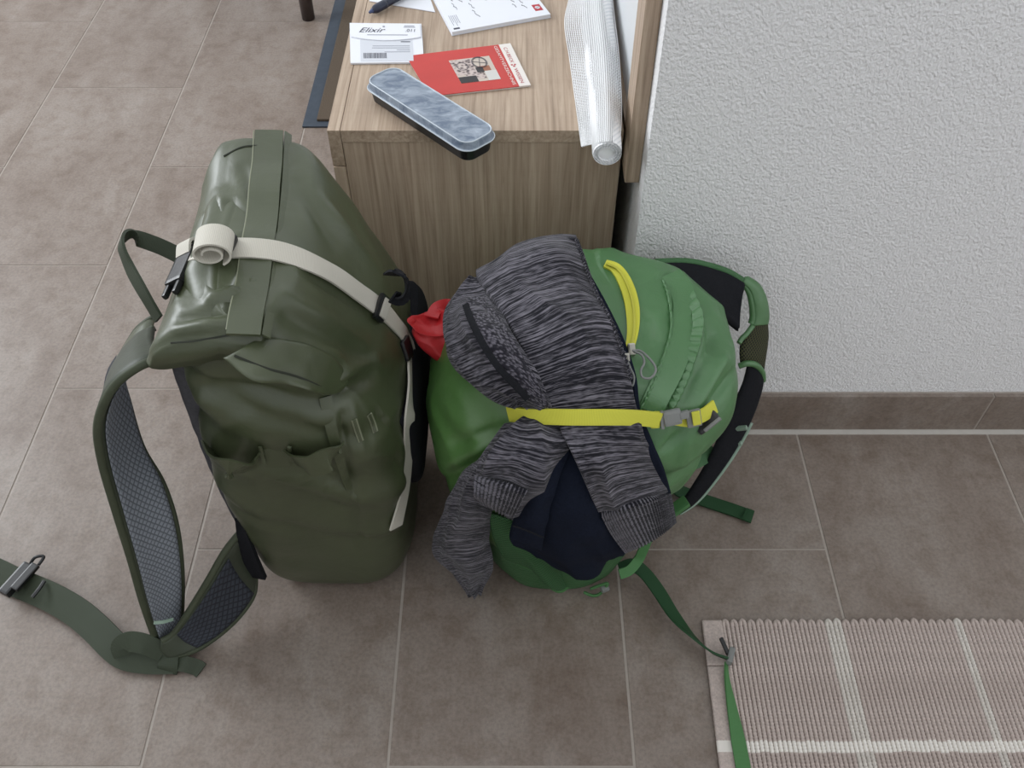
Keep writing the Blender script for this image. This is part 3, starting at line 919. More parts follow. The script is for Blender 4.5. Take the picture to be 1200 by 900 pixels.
# small black loop on the front
P = [at(458, 322, X=-.128), at(466, 320, X=-.108), at(474, 326, X=-.104), at(476, 340, X=-.106), at(470, 350, X=-.114), at(460, 348, X=-.122)]
ribbon('gear_loop', P, [(Vector((.2, -.2, 1))), Vector((.3, .6, .7)), Vector((1, .3, .5)), Vector((1, -.4, .3)), Vector((.3, -1, .2)), Vector((0, -1, .2))], .016, M['black_fabric'], olive, .0022, n=40)

# ------------------------------------------------------------------ green daypack
green = thing('green_daypack', (.07, .70, 0), 'green nylon daypack with yellow strap and zip leaning by the wall', 'backpack')
def green_disp(p, n):
    d = .004 * noise.noise(p * 11 + Vector((5, 0, 2))) + .002 * noise.noise(p * 26)
    if p.x > .10 and p.z > .15:
        q = Vector((p.x * 1.0 + p.z * .8, p.y, p.z * .5 - p.x))
        d += .007 * (ridged(q, 13, 9) - .45)
        d -= .010 * math.exp(-((p.z - .298) / .014) ** 2) if p.y < .72 else 0
    if p.x < -.02 and p.z > .1:
        d += .006 * (ridged(Vector((p.x, p.y, p.z + p.x * .6)), 11, 4) - .5)
    return d
gk = [(0, .0, .128, .612, .80, 2.6, 0), (.006, -.022, .148, .592, .815, 2.6, 0), (.05, -.050, .168, .583, .835, 2.7, 0), (.17, -.086, .196, .570, .845, 2.8, 0),
      (.27, -.100, .234, .564, .850, 2.8, 0), (.33, -.094, .256, .568, .848, 2.7, 0), (.374, -.074, .258, .582, .840, 2.6, -.04), (.405, -.034, .242, .606, .832, 2.5, -.08),
      (.423, .02, .215, .640, .818, 2.3, -.10), (.430, .06, .175, .69, .785, 2.0, -.08)]
gb_me = body_mesh('main_body', gk, 110, 180, green_disp)
gb_me.materials.append(M['green']); gb_me.materials.append(M['green_left'])
for p in gb_me.polygons:
    if p.center.x < .02: p.material_index = 1
crease(gb_me, [(838, 392, 800, 470, -.007, .006), (855, 408, 818, 474, .006, .006), (864, 430, 834, 470, -.005, .005), (770, 352, 752, 420, -.004, .008), (765, 330, 772, 390, .004, .008),
               (815, 372, 822, 430, .005, .006), (828, 372, 838, 420, -.005, .007), (796, 508, 776, 530, -.006, .005), (808, 506, 800, 545, .005, .006), (530, 520, 590, 500, -.005, .006),
               (520, 545, 575, 520, .005, .006), (520, 470, 560, 520, .005, .014), (515, 565, 555, 545, -.005, .006), (700, 330, 722, 352, -.004, .006), (712, 360, 728, 372, -.004, .005)])
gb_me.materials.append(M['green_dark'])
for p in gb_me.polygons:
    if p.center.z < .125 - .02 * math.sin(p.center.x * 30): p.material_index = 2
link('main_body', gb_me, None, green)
GB = bvh_of(gb_me)

def ctrl_on(bvh, rows):
    """rows of (px, py, offset[, Y]) -> points resting on a surface, lifted by the offset"""
    out = []
    for r in rows:
        rr = []
        for c in r:
            if len(c) > 3: rr.append(at(c[0], c[1], Y=c[3]))
            else: rr.append(on(bvh, c[0], c[1], c[2])[0])
        out.append(rr)
    return out

# piped panel seams on the green body
P, N = on_path(GB, [(784, 322), (797, 338), (803, 362), (799, 395), (787, 430), (772, 460), (762, 482)], .002)
ribbon('seam_panel', P, N, lambda t: .030 - .004 * t, M['green'], green, .004, n=60)
P, N = on_path(GB, [(783, 328), (790, 350), (793, 385), (782, 425), (770, 455), (757, 480)], .004)
tube('seam_piping', [p + Vector((-.006, 0, 0)) + Vector((0, 0, .0015 * math.sin(i * 9))) for i, p in enumerate(spline(P, 40))], .0016, M['green'], green, n=120)
P, N = on_path(GB, [(808, 345), (818, 372), (815, 400), (805, 430), (795, 455), (785, 475)], .003)
ribbon('gathered_seam', [p + n * (.0015 * math.sin(i * 2.2)) for i, (p, n) in enumerate(zip(spline(P, 40), spline(N, 40)))], N[2], .012, M['green'], green, .003, n=120)

# yellow zip
zp = [(709, 309), (722, 315), (732, 330), (739, 350), (742, 372), (741, 393), (736, 414)]
P, N = on_path(GB, zp, .003)
zipo = ribbon('zip_tape', P, N, lambda t: .010 + .006 * math.sin(math.pi * min(1, t * 1.1)), M['yellow'], green, .003, n=60)
P, N = on_path(GB, zp, .006)
ribbon('zip_teeth', [p + Vector((.0015, 0, 0)) for p in P], N, .0028, M['yellow_tooth'], zipo, .002, n=60)
c, n_ = on(GB, 740, 410, .008)
pull = rbox('zip_slider', c, (.1, -.5, -.7), (1, 0, .1), n_, (.013, .008, .007), .002, M['metal'], zipo)
rbox('zip_slider', on(GB, 734, 420, .007)[0], (.1, -.5, -.7), (1, 0, .1), n_, (.010, .007, .006), .002, M['metal'], zipo)
P = [on(GB, a, b, .010)[0] for a, b in ((741, 411), (750, 411), (759, 418), (767, 428), (768, 436), (762, 443), (753, 442), (751, 434), (755, 425), (752, 416), (743, 412))]
tube('pull_cord', P, .0013, M['grey_plastic'], zipo, n=60)
P = [on(GB, a, b, .009)[0] for a, b in ((735, 422), (739, 432), (743, 442), (741, 452), (737, 446), (736, 432))]
tube('pull_cord', P, .0012, M['grey_plastic'], zipo, n=40)

# net pocket around the foot of the bag
rows = [[(572, 600, .004), (600, 610, .006), (640, 630, .006), (690, 645, .006), (735, 640, .004)],
        [(578, 630, .006), (605, 642, .010), (645, 660, .010), (692, 672, .008), (735, 656, .004)],
        [(590, 653, .007), (617, 662, .008), (655, 681, .008), (698, 690, .006), (738, 668, .004)],
        [(604, 658, .004), (630, 670, .004), (662, 690, .004), (700, 697, .004), (728, 686, .003)]]
pk_g = patch_grid(ctrl_on(GB, rows), 24, 50)
for r in pk_g:
    for p in r: p.z = max(p.z, .004)
net = sheet('net_pocket', pk_g, M['green_net'], green, .003)
tube('pocket_hem', [pk_g[-1][j] for j in range(0, 50, 4)], .003, M['green_web_light'], net)
pts = [at(684, 694, Z=.012), at(695, 698, Z=.010), at(704, 695, Z=.014), at(712, 684, Z=.03), at(703, 686, Z=.025), at(692, 690, Z=.018)]
tube('pocket_cord', pts, .0022, M['green_web_light'], net)
rbox('cord_lock', at(709, 690, Z=.022), (1, .4, 0), (-.4, 1, 0), (0, 0, 1), (.012, .008, .008), .003, M['grey_plastic'], net)

# padded back frame and straps on the wall side
rows = [[(768, 309, 0, .836), (808, 309, 0, .842), (848, 319, 0, .836), (873, 333, 0, .825)],
        [(790, 325, 0, .82), (822, 335, 0, .815), (852, 346, 0, .81), (869, 352, 0, .806)],
        [(806, 345, 0, .79), (830, 362, 0, .785), (852, 378, 0, .782), (864, 388, 0, .782)]]
bp = patch_grid(ctrl_on(GB, rows), 20, 24)
back = sheet('back_pad', bp, M['black_fabric'], green, .012)
tube('pad_binding', [bp[0][j] + Vector((0, 0, .003)) for j in range(0, 24, 2)], .0045, M['green_dark'], back, n=50)
def band(name, A, B, mat, thick, par, nr=30, nc=9, lift=0):
    ctrl = [[at(a[0], a[1], Y=a[2]), (at(a[0], a[1], Y=a[2]) + at(b[0], b[1], Y=b[2])) / 2 + Vector((0, -lift, lift)), at(b[0], b[1], Y=b[2])] for a, b in zip(A, B)]
    g = patch_grid(ctrl, nr, nc)
    for r in g:
        for p in r: p.z = max(p.z, .004)
    return sheet(name, g, mat, par, thick), g
A = [(868, 329, .828), (877, 340, .822), (881, 355, .815), (882, 372, .808), (879, 382, .802)]
B = [(872, 325, .835), (888, 334, .832), (897, 350, .826), (900, 368, .82), (899, 380, .815)]
sA, gA = band('shoulder_strap', A, B, M['green'], .009, green, lift=.003)
tube('strap_binding', [gA[i][0] for i in range(0, 30, 3)], .0042, M['green'], sA, n=40)
A = [(880, 380, .803), (873, 390, .795), (868, 402, .788), (867, 415, .78), (868, 426, .775)]
B = [(899, 379, .815), (900, 392, .81), (899, 405, .803), (897, 418, .795), (895, 432, .788)]
sB, gB = band('strap_net', A, B, M['strap_net'], .008, sA, lift=.003)
tube('strap_binding', [at(882, 382, Y=.80), at(875, 391, Y=.79), at(869, 397, Y=.785), at(866, 402, Y=.78)], .0035, M['green'], sB)
tube('strap_binding', [at(866, 429, Y=.772), at(876, 426, Y=.772), at(886, 428, Y=.776), at(893, 436, Y=.78), at(894, 446, Y=.78)], .0042, M['green'], sB)
A = [(876, 428, .776), (870, 450, .765), (856, 482, .745), (842, 512, .728), (826, 545, .71), (804, 580, .69), (787, 600, .676)]
B = [(895, 430, .788), (893, 455, .775), (882, 488, .755), (866, 520, .735), (845, 552, .713), (817, 586, .69), (792, 603, .676)]
sC, gC = band('shoulder_strap', A, B, M['black_fabric'], .008, green, nr=50, lift=.002)
tube('strap_edge', [gC[i][-1] + Vector((.001, -.002, .001)) for i in range(18, 49, 3)], lambda t: .0026, M['pale_green'], sC, n=50)
for (a, b) in ((866, 502), (860, 520)):
    p = at(a, b, Y=.735)
    rbox('strap_slider', p, (.6, -.3, .5), (.3, .9, .2), (-.5, 0, .8), (.024, .005, .007), .002, M['pale_green'], sC)
rbox('strap_buckle', at(795, 594, Y=.672), (.7, .3, .5), (-.4, .9, 0), (-.4, 0, .8), (.030, .016, .008), .003, M['green_web_light'], sC)
ribbon('adjuster_webbing', [at(764, 622, Y=.62), at(758, 634, Y=.618), at(753, 646, Y=.614), at(748, 656, Y=.61), at(738, 668, Y=.598), at(726, 673, Y=.592)], (.2, -.7, .7), .014, M['green_web_light'], sC, .002, n=60)
ribbon('strap_anchor', [at(793, 600, Y=.676), at(786, 612, Y=.676), Vector((.19, .665, .07)), Vector((.165, .66, .045))], (.8, -.3, .5), .014, M['green_web'], sC, .002)
# second strap, far side, and its loose webbing
ribbon('far_strap_webbing', [Vector((.19, .72, .13)), at(788, 548, Y=.70), at(806, 545, Y=.705), at(822, 538, Y=.715), at(836, 526, Y=.73)], (0, -.5, .9), .018, M['green_dark'], green, .004)
ribbon('loose_webbing', [Vector((.165, .72, .04)), at(776, 566, Z=.03), at(800, 577, Z=.012), at(830, 588, Z=.005), at(860, 598, Z=.004), at(882, 606, Z=.004)], (0, 0, 1), .021, M['green_web'], green, .003, n=40)
ribbon('webbing_fold', [at(872, 602, Z=.008), at(877, 604, Z=.0085), at(882, 606, Z=.008)], (0, 0, 1), .0215, M['green_web'], green, .003)
# hip belt webbing with its buckle on the rug
ribbon('belt_webbing', [at(726, 668, Z=.03), at(742, 663, Z=.035), at(756, 672, Z=.032), at(772, 693, Z=.028), at(790, 721, Z=.026), at(812, 746, Z=.024), at(834, 764, Z=.022), at(853, 772, Z=.022)], [Vector((.3, -.2, 1)), Vector((.3, -.2, 1)), Vector((.3, 0, 1)), Vector((.3, .0, 1)), Vector((.4, .2, .9)), Vector((.6, .4, .5)), Vector((.5, .6, .35)), Vector((.4, .7, .3))], .020, M['green_web'], green, .0025, n=80)
bb = rbox('belt_buckle', at(856, 769, Z=.019), (.35, .9, 0), (.9, -.35, 0), (0, 0, 1), (.022, .008, .013), .003, M['grey_plastic'], green)
rbox('buckle_prong', at(849, 757, Z=.022), (-.32, .95, .15), (.9, .3, 0), (0, 0, 1), (.022, .005, .005), .0015, M['black'], bb)
rb = ribbon('belt_tail', [at(851, 776, Z=.015), at(852, 795, Z=.012), at(857, 825, Z=.0105), at(864, 862, Z=.0105), at(872, 905, Z=.0105), at(884, 970, Z=.0105)], [Vector((1, .1, .7)), Vector((.9, .1, .8)), Vector((.5, 0, 1)), Vector((.2, 0, 1)), Vector((0, 0, 1)), Vector((0, 0, 1))], lambda t: .006 + .012 * min(1, t * 1.6), M['green_web_light'], green, .0025, n=50)

# yellow compression strap with its clip
yb_pts = [(775, 491), (790, 489), (806, 491), (820, 488), (832, 481), (840, 474)]
P, N = on_path(GB, yb_pts, .006)

# ------------------------------------------------------------------ clothes tucked under the strap
navy = thing('navy_shirt', (.07, .575, .02), 'navy blue jersey shirt tucked between the grey jumper and green daypack', 'shirt')
rows = [[(636, 512, .010), (660, 505, .012), (690, 520, .012), (715, 530, .010)],
        [(618, 555, .018), (650, 550, .024), (690, 565, .028), (722, 575, .018)],
        [(604, 600, .022), (645, 600, .032), (690, 610, .034), (730, 620, .022)],
        [(600, 632, .020), (645, 640, .034), (692, 648, .036), (732, 648, .020)],
        [(632, 650, .016), (660, 668, .026), (698, 674, .028), (728, 672, .014)]]
def navy_d(u, v, a, b, p):
    return .006 * (ridged(Vector((u * .5, v * .15, 0)), 30, 3) - .5) + .004 * noise.noise(p * 26)
gN = patch_grid(ctrl_on(GB, rows), 50, 50)
sheet('front_panel', gN, M['navy'], navy, .008, navy_d)
rows = [[(640, 520, .024), (655, 520, .030), (668, 525, .028)], [(622, 565, .034), (638, 562, .042), (652, 566, .036)], [(606, 606, .036), (624, 606, .046), (640, 612, .040)], [(598, 630, .034), (616, 637, .044), (634, 645, .038)]]
slv = sheet('sleeve', patch_grid(ctrl_on(GB, rows), 40, 24), M['navy'], navy, .008, lambda u, v, a, b, p: .002 * noise.noise(p * 40))
P = [on(GB, a, b, .050)[0] for a, b in ((601, 616), (618, 622), (637, 630))]
ribbon('hem_stitch', P, (0, -.8, .6), .0016, M['black_fabric'], slv, .001)
# narrow navy edge beside the jumper
rows = [[(684, 322, .006), (692, 322, .006)], [(702, 360, .006), (712, 358, .006)], [(722, 400, .006), (731, 398, .005)], [(738, 440, .006), (745, 440, .005)], [(744, 480, .007), (750, 480, .005)], [(752, 520, .008), (765, 518, .006)], [(768, 555, .008), (779, 552, .006)], [(776, 580, .008), (786, 578, .006)]]
sheet('side_edge', patch_grid(ctrl_on(GB, rows), 50, 8), M['navy'], navy, .005)

jumper = thing('grey_jumper', (.05, .57, .02), 'grey melange knitted jumper draped over the green daypack under its yellow strap', 'jumper')
def knit_d(amp, f, seed):
    def d(u, v, a, b, p):
        e = min(1, min(b, 1 - b) * 6)
        return amp * (ridged(Vector((u * 1.0, v * .35, seed)), f, seed) - .5) * e + .0035 * noise.noise(p * 22 + Vector((seed, 0, 0)))
    return d
# main panel running from the top down to its ribbed cuff
rows = [[(559, 322, 0, .755), (596, 298, 0, .775), (638, 284, 0, .788), (675, 277, 0, .795)],
        [(563, 334, 0, .725), (606, 311, 0, .735), (648, 296, 0, .745), (684, 305, 0, .760)],
        [(585, 365, .040), (628, 345, .042), (668, 330, .040), (696, 342, .030)],
        [(609, 405, .036), (650, 388, .040), (692, 374, .038), (716, 382, .024)],
        [(633, 452, .032), (672, 440, .036), (710, 432, .034), (735, 436, .018)],
        [(650, 486, .024), (686, 482, .026), (720, 480, .024), (744, 478, .014)],
        [(660, 510, .030), (692, 508, .034), (726, 506, .032), (751, 504, .018)],
        [(680, 552, 0, .532), (712, 546, 0, .535), (746, 541, 0, .555), (768, 541, 0, .585)],
        [(701, 600, 0, .535), (732, 592, 0, .532), (764, 582, 0, .550), (781, 578, 0, .585)]]
gJ = patch_grid(ctrl_on(GB, rows), 120, 60)
sheet('body_panel', gJ, M['sweater'], jumper, .010, knit_d(.007, 22, 3))
P = [gJ[i][-4] + Vector((.004, -.007, .007)) for i in range(2, 66, 6)]
ribbon('side_seam', [p + Vector((.0012 * (-1) ** k, 0, 0)) for k, p in enumerate(spline(P, 90))], (.3, -.6, .7), .0022, M['sweater_rib'], jumper, .003, n=180)
P = [gJ[3][j] + Vector((0, -.004, .004)) for j in range(2, 59, 5)]
tube('top_hem', P, .0045, M['sweater'], jumper, n=60)
rows = [[(704, 600, 0, .532), (732, 591, 0, .528), (764, 581, 0, .546), (782, 577, 0, .582)],
        [(716, 622, 0, .538), (742, 612, 0, .532), (770, 602, 0, .548), (786, 596, 0, .582)],
        [(734, 646, 0, .545), (755, 637, 0, .538), (775, 624, 0, .552), (789, 612, 0, .582)]]
sheet('cuff', patch_grid(ctrl_on(GB, rows), 30, 130), M['sweater_rib'], jumper, .009, lambda u, v, a, b, p: .0010 * math.sin(u * 1500))
# bundled shoulder with pocket zip on the left
rows = [[(549, 333, 0, .735), (558, 327, 0, .74), (568, 330, 0, .735)],
        [(523, 368, 0, .70), (548, 350, 0, .705), (580, 352, 0, .70)],
        [(526, 405, .040), (562, 388, .058), (602, 395, .046)],
        [(547, 440, .032), (586, 428, .054), (630, 440, .040)],
        [(583, 465, .024), (614, 460, .040), (646, 474, .028)],
        [(612, 478, .014), (632, 481, .020), (652, 486, .018)]]
gB2 = patch_grid(ctrl_on(GB, rows), 80, 56)
bun = sheet('shoulder_panel', gB2, M['sweater'], jumper, .010, knit_d(.006, 26, 8))
# knobbly insert
gi = [[gB2[i][j] + Vector((0, -.004, .006)) for j in range(26, 52)] for i in range(16, 74)]
kn = sheet('knobbly_insert', gi, M['sweater_knob'], bun, .006, lambda u, v, a, b, p: .0012 * noise.noise(p * 160))
P = [gB2[i][25] + Vector((0, -.008, .010)) for i in range(20, 74, 6)]
ribbon('pocket_zip', P, (0, -.7, .7), .007, M['black_fabric'], bun, .004, n=60)
# folded collar edge under the left bundle
rows = [[(526, 372, .020), (534, 380, .03), (545, 385, .03)], [(528, 412, .018), (540, 412, .032), (553, 410, .034)], [(546, 442, .014), (560, 440, .028), (574, 434, .032)], [(575, 462, .012), (586, 458, .024), (600, 452, .028)], [(604, 476, .010), (612, 472, .018), (622, 468, .020)]]
sheet('hem_fold', patch_grid(ctrl_on(GB, rows), 50, 16), M['sweater'], bun, .010, knit_d(.003, 30, 5))
# bunched part below the strap
rows = [[(594, 498, .010), (620, 495, .020), (648, 497, .020), (668, 508, .012)],
        [(580, 516, .022), (612, 514, .044), (644, 520, .044), (668, 516, .022)],
        [(564, 540, .030), (600, 540, .056), (632, 546, .052), (656, 534, .026)],
        [(556, 562, .032), (590, 570, .050), (618, 575, .044), (640, 558, .026)],
        [(556, 574, .030), (583, 590, .042), (603, 600, .036), (624, 580, .022)]]
gC2 = patch_grid(ctrl_on(GB, rows), 60, 60)
sheet('sleeve_bunch', gC2, M['sweater'], jumper, .010, knit_d(.010, 20, 11))
rows = [[(558, 556, .046), (590, 565, .056), (618, 575, .052)], [(556, 574, .042), (583, 588, .050), (606, 596, .046)], [(562, 582, .034), (584, 597, .040), (602, 606, .036)]]
sheet('ribbed_hem', patch_grid(ctrl_on(GB, rows), 24, 110), M['sweater_rib'], jumper, .008, lambda u, v, a, b, p: .0010 * math.sin(u * 1500))
# sleeve hanging beside the bag foot
rows = [[(572, 534, 0, .565), (586, 528, 0, .548), (600, 545, 0, .56)],
        [(545, 558, 0, .575), (564, 565, 0, .545), (580, 578, 0, .56)],
        [(524, 595, 0, .588), (548, 600, 0, .552), (575, 600, 0, .572)],
        [(509, 636, 0, .60), (540, 636, 0, .558), (573, 630, 0, .58)],
        [(516, 656, 0, .596), (545, 662, 0, .560), (577, 655, 0, .575)],
        [(534, 672, 0, .590), (555, 676, 0, .570), (575, 668, 0, .578)],
        [(553, 696, 0, .584), (557, 697, 0, .582), (562, 692, 0, .582)]]
gD = patch_grid(ctrl_on(GB, rows), 70, 44)
for r in gD:
    for p in r: p.z = max(p.z, .008)
sheet('sleeve', gD, M['sweater'], jumper, .010, knit_d(.007, 24, 14))

JB = bvh_of(*[o.data for o in bpy.data.objects if o.type == 'MESH' and (o.parent == jumper or o.parent == green and o.name.startswith('main_body'))])
# the strap itself runs over the jumper
yp = [(596, 485), (615, 486), (640, 487), (665, 488), (690, 488), (715, 487), (740, 487), (758, 488), (772, 491)]
P, N = on_path(JB, yp, .009)
P2 = P
for _ in range(3):
    P2 = [P2[0]] + [(P2[i - 1] + P2[i] * 2 + P2[i + 1]) / 4 for i in range(1, len(P2) - 1)] + [P2[-1]]
P2 = [p + Vector((0, -.004, .003)) * min(1, i) for i, p in enumerate(P2)]
yst = ribbon('compression_strap', P2, [Vector((0, -.85, .55))] * len(P2), .0165, M['yellow'], green, .003, n=90)
# clip, slider and the strap end beyond it
P, N = on_path(GB, [(766, 490), (776, 491), (790, 490), (806, 492), (818, 489), (828, 484), (838, 476)], .007)
ribbon('strap_end', P, [Vector((.25, -.8, .55))] * len(P), .0150, M['yellow'], yst, .0025, n=40)
c, n_ = on(GB, 768, 492, .011); rbox('strap_turn', c, (1, .1, 0), (0, .55, .85), (0, -.85, .55), (.010, .018, .006), .0025, M['yellow'], yst)
c, n_ = on(GB, 776, 492, .012); rbox('clip_bar', c, (1, .15, 0), (-.1, .55, .85), (0, -.85, .55), (.004, .020, .006), .0015, M['grey_plastic'], yst)
c, n_ = on(GB, 788, 489, .013); cl = rbox('side_clip', c, (1, .15, .15), (-.2, .55, .85), (0, -.85, .55), (.019, .017, .008), .0035, M['grey_plastic'], yst)
rbox('clip_tongue', c + Vector((.012, .001, .003)), (1, .15, .25), (-.2, .55, .85), (0, -.85, .55), (.010, .008, .007), .002, M['grey_plastic'], cl)
c, n_ = on(GB, 813, 490, .013); rbox('strap_slider', c, (1, .2, .1), (-.2, .55, .85), (0, -.85, .55), (.016, .019, .005), .002, M['grey_plastic'], yst)
c, n_ = on(GB, 816, 490, .017); rbox('slider_webbing', c, (1, .2, .1), (-.2, .55, .85), (0, -.85, .55), (.009, .015, .004), .0015, M['yellow'], yst)
c = on(GB, 829, 495, .004)[0]
lb = rbox('lower_clip', c, (.7, .3, .6), (-.5, .8, .2), (-.4, -.5, .7), (.028, .014, .009), .003, M['black'], yst)
rbox('clip_rim', c + Vector((.004, -.006, .004)), (.7, .3, .6), (-.5, .8, .2), (-.4, -.5, .7), (.022, .004, .006), .0015, M['grey_plastic'], lb)

# ------------------------------------------------------------------ red pouch
pc = at(521, 394, Y=.735)
red = thing('red_pouch', (pc.x, pc.y, pc.z - .03), 'crumpled red nylon pouch peeking out left of the grey jumper', 'pouch')
def pouch():
    V, F = [], []; nz, N = 40, 64
    for i in range(nz):
        t = i / (nz - 1)
        r = .025 * (.55 + .75 * math.sin(math.pi * (.15 + .62 * t)) ** .8) * (1 if t < .8 else 1 - .12 * math.sin((t - .8) / .2 * math.pi))
        c = pc + Vector((.016, -.006, -.034)) * (1 - t) + Vector((-.012, .004, .022)) * t
        for j in range(N):
            a = 2 * math.pi * j / N
            k = 1 + .10 * math.sin(3 * a + 3 * t) + .16 * (ridged(Vector((math.cos(a), math.sin(a), t * 1.2)), 1.3, 6) - .5)
            V.append(c + Vector((math.cos(a) * r * k, math.sin(a) * r * .8 * k, .006 * math.sin(2 * a + 1) * t)))
    for i in range(nz - 1):
        for j in range(N):
            F.append((i * N + j, i * N + (j + 1) % N, (i + 1) * N + (j + 1) % N, (i + 1) * N + j))
    top = V[-N:]
    cc = sum(top, Vector()) / N
    o = len(V)
    for k, (sc, dz) in enumerate(((.9, -.003), (.6, -.010), (.2, -.012))):
        for j in range(N): V.append(cc + (top[j] - cc) * sc + Vector((0, 0, dz)))
        a0 = o - N if k == 0 else o + (k - 1) * N
        for j in range(N): F.append((a0 + j, a0 + (j + 1) % N, o + k * N + (j + 1) % N, o + k * N + j))
    F.append(tuple(o + 2 * N + j for j in range(N))); F.append(tuple(range(N))[::-1])
    return mesh('pouch_body', V, F)
link('pouch_body', pouch(), M['red'], red)
rim = [at(506, 372, Y=.75), at(512, 362, Y=.765), at(524, 358, Y=.775), at(533, 362, Y=.77)]
ribbon('pouch_flap', rim, (-.2, -.6, .5), .016, M['red'], red, .002)
tube('drawcord', [at(537, 398, Y=.70), at(534, 406, Y=.70), at(536, 416, Y=.70), at(540, 420, Y=.70)], .0012, M['card_white'], red)

# ------------------------------------------------------------------ things on the cabinet top
TOPZ = CZ
def quad_frame(tl, tr, br, bl, z):
    a, b, c, d = [at(p[0], p[1], Z=z) for p in (tl, tr, br, bl)]
    return lambda u, v, h=0.0: ((a * (1 - u) + b * u) * (1 - v) + (d * (1 - u) + c * u) * v) + Vector((0, 0, h))
def slab(name, fr, u0, v0, u1, v1, h0, h1, mat, par, n=1, sag=None):
    V, F = [], []
    m = n + 1
    for h in (h1, h0):
        for i in range(m):
            for j in range(m):
                u, v = u0 + (u1 - u0) * j / n, v0 + (v1 - v0) * i / n
                V.append(fr(u, v, h + (sag(u, v) if sag else 0)))
    for i in range(n):
        for j in range(n):
            a, b, c, d = i * m + j, i * m + j + 1, (i + 1) * m + j + 1, (i + 1) * m + j
            F.append((d, c, b, a)); F.append((m * m + a, m * m + b, m * m + c, m * m + d))
    ed = [(0, j) for j in range(m)] + [(i, n) for i in range(1, m)] + [(n, j) for j in range(n - 1, -1, -1)] + [(i, 0) for i in range(n - 1, 0, -1)]
    for k in range(len(ed)):
        a = ed[k][0] * m + ed[k][1]; b = ed[(k + 1) % len(ed)][0] * m + ed[(k + 1) % len(ed)][1]
        F.append((a, b, m * m + b, m * m + a))
    return link(name, mesh(name, V, F, smooth=False), mat, par)
DG = None
def lettering(body, fr, u, v, du, dv_size, h, mat, par, along=(1, 0), shear=0.0, fit=None, bold=0.0, name='lettering'):
    """text laid flat on the frame: starts at (u, v), runs along the (u, v) direction, size in metres"""
    cu = bpy.data.curves.new(name, 'FONT'); cu.body = body; cu.size = 1.0; cu.shear = shear; cu.offset = bold
    ob = bpy.data.objects.new(name, cu); COL.objects.link(ob)
    dg = bpy.context.evaluated_depsgraph_get(); dg.update()
    me = bpy.data.meshes.new_from_object(ob.evaluated_get(dg))
    bpy.data.objects.remove(ob)
    xs = [q.co.x for q in me.vertices] or [0, 1]
    w = max(xs) - min(xs)
    o_ = fr(u, v, h)
    ex = (fr(u + along[0] * .1, v + along[1] * .1, h) - o_).normalized()
    ey = Vector((0, 0, 1)).cross(ex)
    sx_ = (fit / w) if fit else dv_size
    for q in me.vertices:
        q.co = o_ + ex * ((q.co.x - min(xs)) * sx_) + ey * (q.co.y * dv_size)
    return link(name, me, mat, par)

# string packet envelope
fr = quad_frame((410, 29), (494, 30), (497, 75), (411, 76), TOPZ)
env = thing('string_envelope', fr(.5, .5), 'white paper string envelope with barcode lying beside the red booklet', 'envelope')
W_ = (fr(1, .5) - fr(0, .5)).length
slab('envelope_body', fr, 0, 0, 1, 1, .0004, .0028, M['paper'], env)
slab('printed_panel', fr, .14, .44, .86, .97, .0028, .0031, M['paper_grey'], env)
# flap with curved lower edge
V, F = [], []
K = 24
for i in range(K + 1):
    u = .02 + .96 * i / K
    vb = .36 + .11 * math.sin(math.pi * u) ** .7
    vt = .03 if .06 < u else .10
    for h in (.0044, .0030):
        V.append(fr(u, vt, h)); V.append(fr(u, vb, h))
for i in range(K):
    a = i * 4; b = a + 4
    F += [(a + 1, b + 1, b, a), (a + 2, b + 2, b + 3, a + 3), (a + 1, a + 3, b + 3, b + 1), (a, b, b + 2, a + 2)]
F += [(0, 2, 3, 1), (K * 4, K * 4 + 1, K * 4 + 3, K * 4 + 2)]
fp = link('flap', mesh('flap', V, F, smooth=False), M['paper'], env)
lettering('Elixir', fr, .13, .27, 0, .0175, .0047, M['ink'], fp, shear=.35, fit=W_ * .36)
lettering('.011', fr, .77, .255, 0, .0105, .0047, M['ink'], fp, fit=W_ * .13)
slab('print_line', fr, .24, .33, .80, .345, .0045, .0047, M['ink_soft'], fp)
slab('print_line', fr, .76, .09, .90, .105, .0045, .0047, M['ink_soft'], fp)
slab('print_line', fr, .75, .125, .91, .14, .0045, .0047, M['ink_soft'], fp)
slab('print_mark', fr, .46, .10, .49, .14, .0045, .0047, M['ink_soft'], fp)
for k, (u0, u1) in enumerate(((.31, .82), (.30, .82), (.64, .82), (.47, .82))):
    slab('print_line', fr, u0, .59 + .05 * k, u1, .603 + .05 * k, .0031, .0033, M['ink_soft'], env)
slab('print_mark', fr, .70, .48, .83, .50, .0031, .0033, M['ink'], env)
u = .18
while u < .49:
    w = random.choice((.004, .007, .011))
    slab('barcode_bar', fr, u, .77, u + w, .90, .0031, .0033, M['ink'], env); u += w + random.choice((.005, .008))

